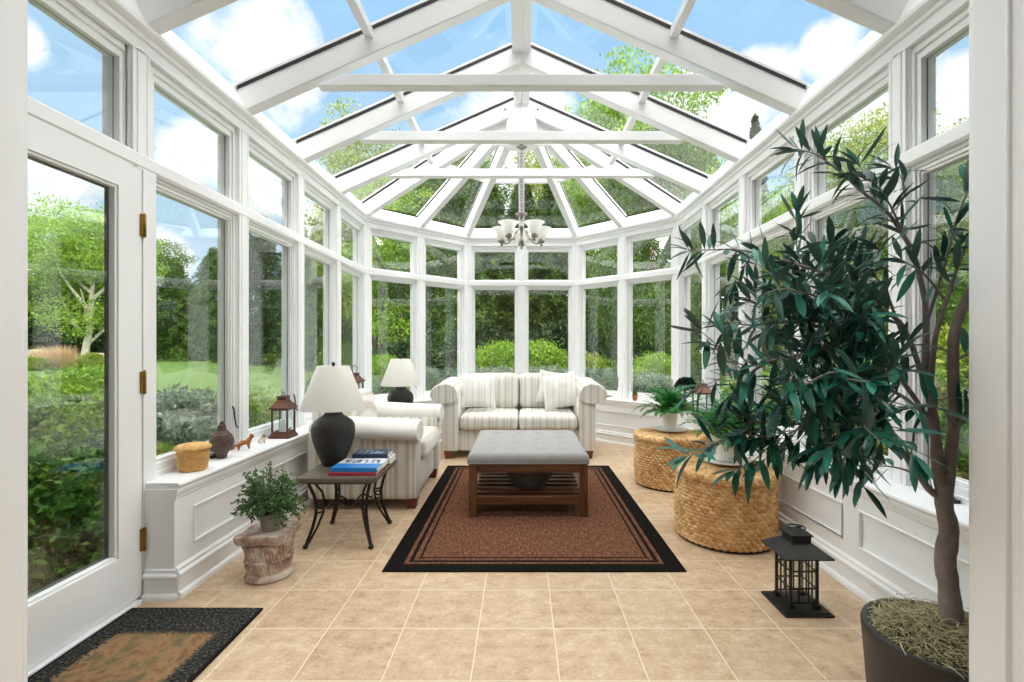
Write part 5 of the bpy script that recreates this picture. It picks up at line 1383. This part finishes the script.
def shrub(kind, label, x, y, w, h, rz=0, name='garden_shrub', depth=None, cat='shrub'):
    g_ = ground(x, y); t = thing(name, label, cat, (x, y, g_ - .02), rz); t.scale = (w, depth or w, h / .92)
    mobj('foliage', SH[kind], t); mobj('stems', stems, t); return t
S = shrub
def SP(kind, label, px, d, top_py, w, rz=0, **k): 
    x = PX(px, d); h = H + (VY - top_py) / FPX * d - ground(x, d); return S(kind, label, x, d, w, h, rz, **k)
# by the door
S('glossy', 'glossy green shrub against the lower door glass, near the latch side', -2.55, 1.85, .95, .80, .3)
S('glossy', 'glossy green shrub against the lower door glass, near the hinges', -2.56, 2.50, .90, .80, 1.4)
S('glossy', 'glossy green shrub behind the two by the door glass', -3.10, 2.10, 1.1, .95, 2.2)
S('lime', 'bright green rounded shrub beyond the door, before the lawn', -3.75, 3.85, 1.2, 1.12, .2)
S('lime', 'bright green rounded shrub beyond the door, nearer the hinge side', -4.75, 5.2, 1.4, 1.22, 1.2)
S('mid', 'olive-green shrub farther left beyond the door glass', -4.9, 4.2, 1.3, 1.15, 2.3)
S('grey', 'pale grey-green shrub outside the first window by the raffia basket', -2.60, 3.35, .90, .92, .4)
S('grey', 'pale grey-green shrub outside the first window, farther one', -3.15, 4.35, 1.1, 1.06, 1.9)
S('lime', 'light green shrub low outside the stone head\'s window', -2.35, 2.98, .70, .80, .9)
S('lime', 'light green shrub outside the copper lantern\'s window', -2.75, 4.9, .95, .98, 2.8)
S('mid', 'mid green shrub outside the third window from the door', -2.55, 5.75, .9, 1.0, .1)
# outside the bay
SP('lime', 'bright yellow-green shrub seen left of the far lamp\'s shade', 382, 8.2, 352, 1.0, .5)
SP('grey', 'grey-green low shrub behind the far lamp', 386, 7.0, 376, .8, 1.5)
SP('ball', 'clipped grey-green ball left of the sofa', 432, 7.6, 369, .55, 0)
SP('mid', 'low leafy shrub at the foot of the clipped ball left of the sofa', 445, 7.0, 384, .6, 1)
SP('lime', 'large bright yellow-green shrub behind the sofa, left of the middle post', 500, 9.6, 339, 1.45, .7)
SP('lime', 'large bright yellow-green shrub behind the sofa, right of the middle post', 538, 9.8, 338, 1.5, 2.0)
S('hedge', 'low clipped grey-green hedge just behind the sofa', .02, 7.5, 2.3, 1.10, 0, name='clipped_hedge', depth=.55, cat='hedge')
SP('yellow', 'yellowish shrub behind the sofa\'s right arm', 590, 9.2, 352, .9, .9)
SP('mid', 'mid green shrub between yellowish shrub and grey ball', 606, 9.6, 356, .9, 2.6)
SP('ball', 'clipped blue-grey ball right of the sofa\'s right arm', 604, 7.7, 370, .75, 1.1)
SP('lime', 'light green shrub behind the cactus pot', 655, 8.6, 350, 1.1, .4)
SP('grey', 'silvery lavender shrub just outside the cactus pot', 652, 7.2, 369, .85, 1.3)
SP('white', 'white-flowering shrub at the lawn\'s far edge left of the sofa', 436, 17, 350, 2.2, .3)
SP('white', 'white-flowering shrub at the lawn\'s far edge beside the first white one', 456, 17, 351, 1.8, 1.3)
SP('dark', 'dark evergreen shrub beyond the far lamp', 405, 13, 340, 1.8, .3)
SP('dark', 'dark shrub in shade under the firs left of the post', 480, 13.5, 322, 2.2, 1.0)
SP('dark', 'dark shrub in shade under the firs right of the post', 560, 13.5, 322, 2.2, 2.0)
SP('dark', 'dark evergreen shrub under the reddish-trunked pine', 628, 13, 335, 1.8, .8)
# right side
S('lime', 'bright shrub outside the right window behind the bonsai', 3.2, 6.6, 1.1, 1.1, .2)
S('mid', 'mid green shrub outside the right window behind the far lantern', 2.75, 4.6, 1.0, .95, .8)
S('yellow', 'yellowish shrub outside the right window behind the herb pot', 2.7, 3.5, .95, .92, 1.6)
S('glossy', 'glossy shrub outside the right window behind the olive\'s leaves', 2.75, 2.6, 1.0, 1.0, 2.4)
S('lime', 'bright shrub outside the right window behind the olive trunk', 2.8, 1.9, .95, 1.15, .5)
S('mid', 'tall leafy shrub beyond the right lawn strip', 5.2, 4.2, 1.9, 1.7, 1.5)
S('yellow', 'tall yellowish shrub beyond the right lawn strip', 6.2, 6.4, 2.0, 1.75, 2.5)
# rock garden seen past the lawn through the door
def boulder(label, x, y, s, seed):
    g_ = ground(x, y); t = thing('boulder', label, 'rock', (x, y, g_ - .08 * s[2]), seed)
    mb = MB(); mb.rbox((0, 0, s[2] * .42), (s[0], s[1], s[2]), min(s) * .45, 10, (.1, .1, .15), .10 * min(s), seed); obj('rock_body', mb, STONE, t)
boulder('large tan boulder past the lawn at the door glass\'s left edge', PX(33, 20), 20, (1.2, .9, .75), 1)
boulder('low flat grey boulder beside the large tan one', PX(52, 21), 21, (1.3, .8, .5), 2)
boulder('grey boulder right of the white tree trunk past the lawn', PX(104, 22), 22, (1.5, .8, .55), 3)
def tuft(label, px, d, h, n, seed):
    rg = np.random.default_rng(seed); x = PX(px, d); t = thing('ornamental_grass', label, 'grass clump', (x, d, ground(x, d)), 0)
    az = rg.uniform(0, 2 * PI, n); el = rg.uniform(.6, 1.45, n); dirv = np.stack([np.cos(az) * np.cos(el), np.sin(az) * np.cos(el), np.sin(el)], axis=1)
    p = np.stack([rg.normal(size=n) * .12, rg.normal(size=n) * .12, np.zeros(n)], axis=1); L = h * rg.uniform(.7, 1.2, (n, 1)); s = unit(np.cross(dirv, np.array([0, 0, 1.0]))) * .012
    V = np.stack([p - s, p + s, p + dirv * L + s * .2 - np.array([0, 0, .12]) * L, p + dirv * L - s * .2 - np.array([0, 0, .12]) * L], axis=1)
    mobj('grass_blades', quad_mesh('grass_blades', V, LEAF_PINK), t)
tuft('pinkish dry ornamental grass beside the large tan boulder', 46, 18.5, .9, 900, 1)
tuft('pinkish dry ornamental grass left of the white tree trunk', 62, 18.8, .95, 900, 2)
SP('yellow', 'small yellow shrub at the lawn edge below the tan boulder', 33, 17.8, 356, .9, .2)
SP('yellow', 'small yellow shrub at the foot of the white tree trunk', 92, 18.5, 352, .9, 1.2)
SP('dark', 'dark shrub behind the boulders past the lawn', 60, 27, 330, 3.2, .2)
SP('dark', 'dark shrub right of the white tree trunk past the lawn', 106, 27, 328, 3.0, 1.2)

# ------------------------------------------------------------------ sky
W_ = bpy.data.worlds.new('sky'); bpy.context.scene.world = W_; W_.use_nodes = True
nt = W_.node_tree; nt.nodes.clear()
tc = nd(nt, 'ShaderNodeTexCoord'); nrm = nd(nt, 'ShaderNodeVectorMath'); nrm.operation = 'NORMALIZE'; lk(nt, tc.outputs['Generated'], nrm.inputs[0])
sp = nd(nt, 'ShaderNodeSeparateXYZ'); lk(nt, nrm.outputs[0], sp.inputs[0])
blue = ramp(nt, mathn(nt, 'MAXIMUM', sp.outputs[2], 0.0), [(0, srgb(218, 230, 240)), (.14, srgb(194, 219, 239)), (.35, srgb(168, 207, 240)), (.6, srgb(154, 200, 240))])
zc = mathn(nt, 'ADD', mathn(nt, 'MAXIMUM', sp.outputs[2], 0.0), .25)
cv = nd(nt, 'ShaderNodeCombineXYZ'); lk(nt, mathn(nt, 'DIVIDE', sp.outputs[0], zc), cv.inputs[0]); lk(nt, mathn(nt, 'DIVIDE', sp.outputs[1], zc), cv.inputs[1])
n1 = noisen(nt, nrm.outputs[0], 7.0, 9, .58); n2 = noisen(nt, cv.outputs[0], 1.3, 4, .5)
dens = None
def cloud(px, py, rad, amt=1.0):
    global dens
    d = Vector(((px - VX) / FPX, 1, (VY - py) / FPX)).normalized()
    dt = nd(nt, 'ShaderNodeVectorMath'); dt.operation = 'DISTANCE'; lk(nt, nrm.outputs[0], dt.inputs[0]); dt.inputs[1].default_value = d
    f = mathn(nt, 'MULTIPLY', mathn(nt, 'SUBTRACT', 1.0, mathn(nt, 'DIVIDE', dt.outputs['Value'], rad), clamp=True), amt)
    dens = f if dens is None else mathn(nt, 'MAXIMUM', dens, f)
for c in ((262, 62, .13), (205, 28, .07, .7), (190, 150, .09), (45, 170, .10, .8), (22, 45, .05, .9), (275, 185, .09), (320, 235, .10), (705, 108, .11, 1), (765, 70, .08), (822, 46, .06, .8), (740, 112, .09), (955, 95, .11), (520, 165, .24, 1.1), (870, 120, .11, .8), (615, 150, .13, .8), (960, 210, .16), (165, 255, .07)): cloud(*c)
k = mathn(nt, 'ADD', dens, mathn(nt, 'MULTIPLY', mathn(nt, 'SUBTRACT', n1, .5), 1.7))
cl = ramp(nt, k, [(.24, (0, 0, 0, 1)), (.52, (1, 1, 1, 1))])
# bright zones added to unseen sky, rear, overhead and sides, to light the room
rear = mathn(nt, 'MULTIPLY_ADD', sp.outputs[1], -1.6, -.10, clamp=True)
over = mathn(nt, 'MULTIPLY', mathn(nt, 'SUBTRACT', sp.outputs[2], .66, clamp=True), 6.0, clamp=True)
side = mathn(nt, 'MULTIPLY', mathn(nt, 'SUBTRACT', mathn(nt, 'ABSOLUTE', sp.outputs[0]), .70, clamp=True), 6.0, clamp=True)
bright = mathn(nt, 'MAXIMUM', rear, over)
bright = mathn(nt, 'MULTIPLY', bright, mathn(nt, 'MULTIPLY_ADD', n2, .6, .7))
base = mixc(nt, cl, blue, (.99, 1.0, 1.01, 1))
bcol = mixc(nt, bright, base, (SKYB * 1.0, SKYB * .975, SKYB * .93, 1))
bcol = mixc(nt, mathn(nt, 'MULTIPLY', side, mathn(nt, 'MULTIPLY_ADD', n2, .6, .7)), bcol, (SKYS * 1.0, SKYS * .985, SKYS * .955, 1))
low = mathn(nt, 'LESS_THAN', sp.outputs[2], -.01)
fin = mixc(nt, low, bcol, srgb(70, 84, 50))
bg = nd(nt, 'ShaderNodeBackground'); lk(nt, fin, bg.inputs[0]); bg.inputs[1].default_value = 1.0
wo = nd(nt, 'ShaderNodeOutputWorld'); lk(nt, bg.outputs[0], wo.inputs[0])

def sun(name, az, el, energy, angle, col):
    L = bpy.data.lights.new(name, 'SUN'); L.energy = energy; L.angle = math.radians(angle); L.color = col
    o = link(bpy.data.objects.new(name, L)); d = Vector((math.sin(math.radians(az)) * math.cos(math.radians(el)), math.cos(math.radians(az)) * math.cos(math.radians(el)), math.sin(math.radians(el))))
    o.rotation_euler = d.to_track_quat('Z', 'Y').to_euler(); o.location = d * 20
sun('hazy_sun', 165, 60, SUNE, 50, (1, .965, .91))

# ------------------------------------------------------------------ camera
cam = bpy.data.cameras.new('camera'); co = link(bpy.data.objects.new('camera', cam)); co.location = (0, 0, H); co.rotation_euler = (PI / 2, 0, 0)
cam.sensor_width = 36; cam.lens = FPX / 1024 * 36; cam.shift_x = -(VX - 512) / 1024; cam.shift_y = (VY - 341) / 1024; cam.clip_start = .05; cam.clip_end = 300
sc = bpy.context.scene; sc.camera = co
sc.view_settings.view_transform = 'Standard'; sc.view_settings.look = 'None'; sc.view_settings.gamma = 1; sc.view_settings.use_curve_mapping = False; sc.view_settings.exposure = EXPO
sc.cycles.transparent_max_bounces = 24; sc.cycles.max_bounces = 8; sc.cycles.use_denoising = True
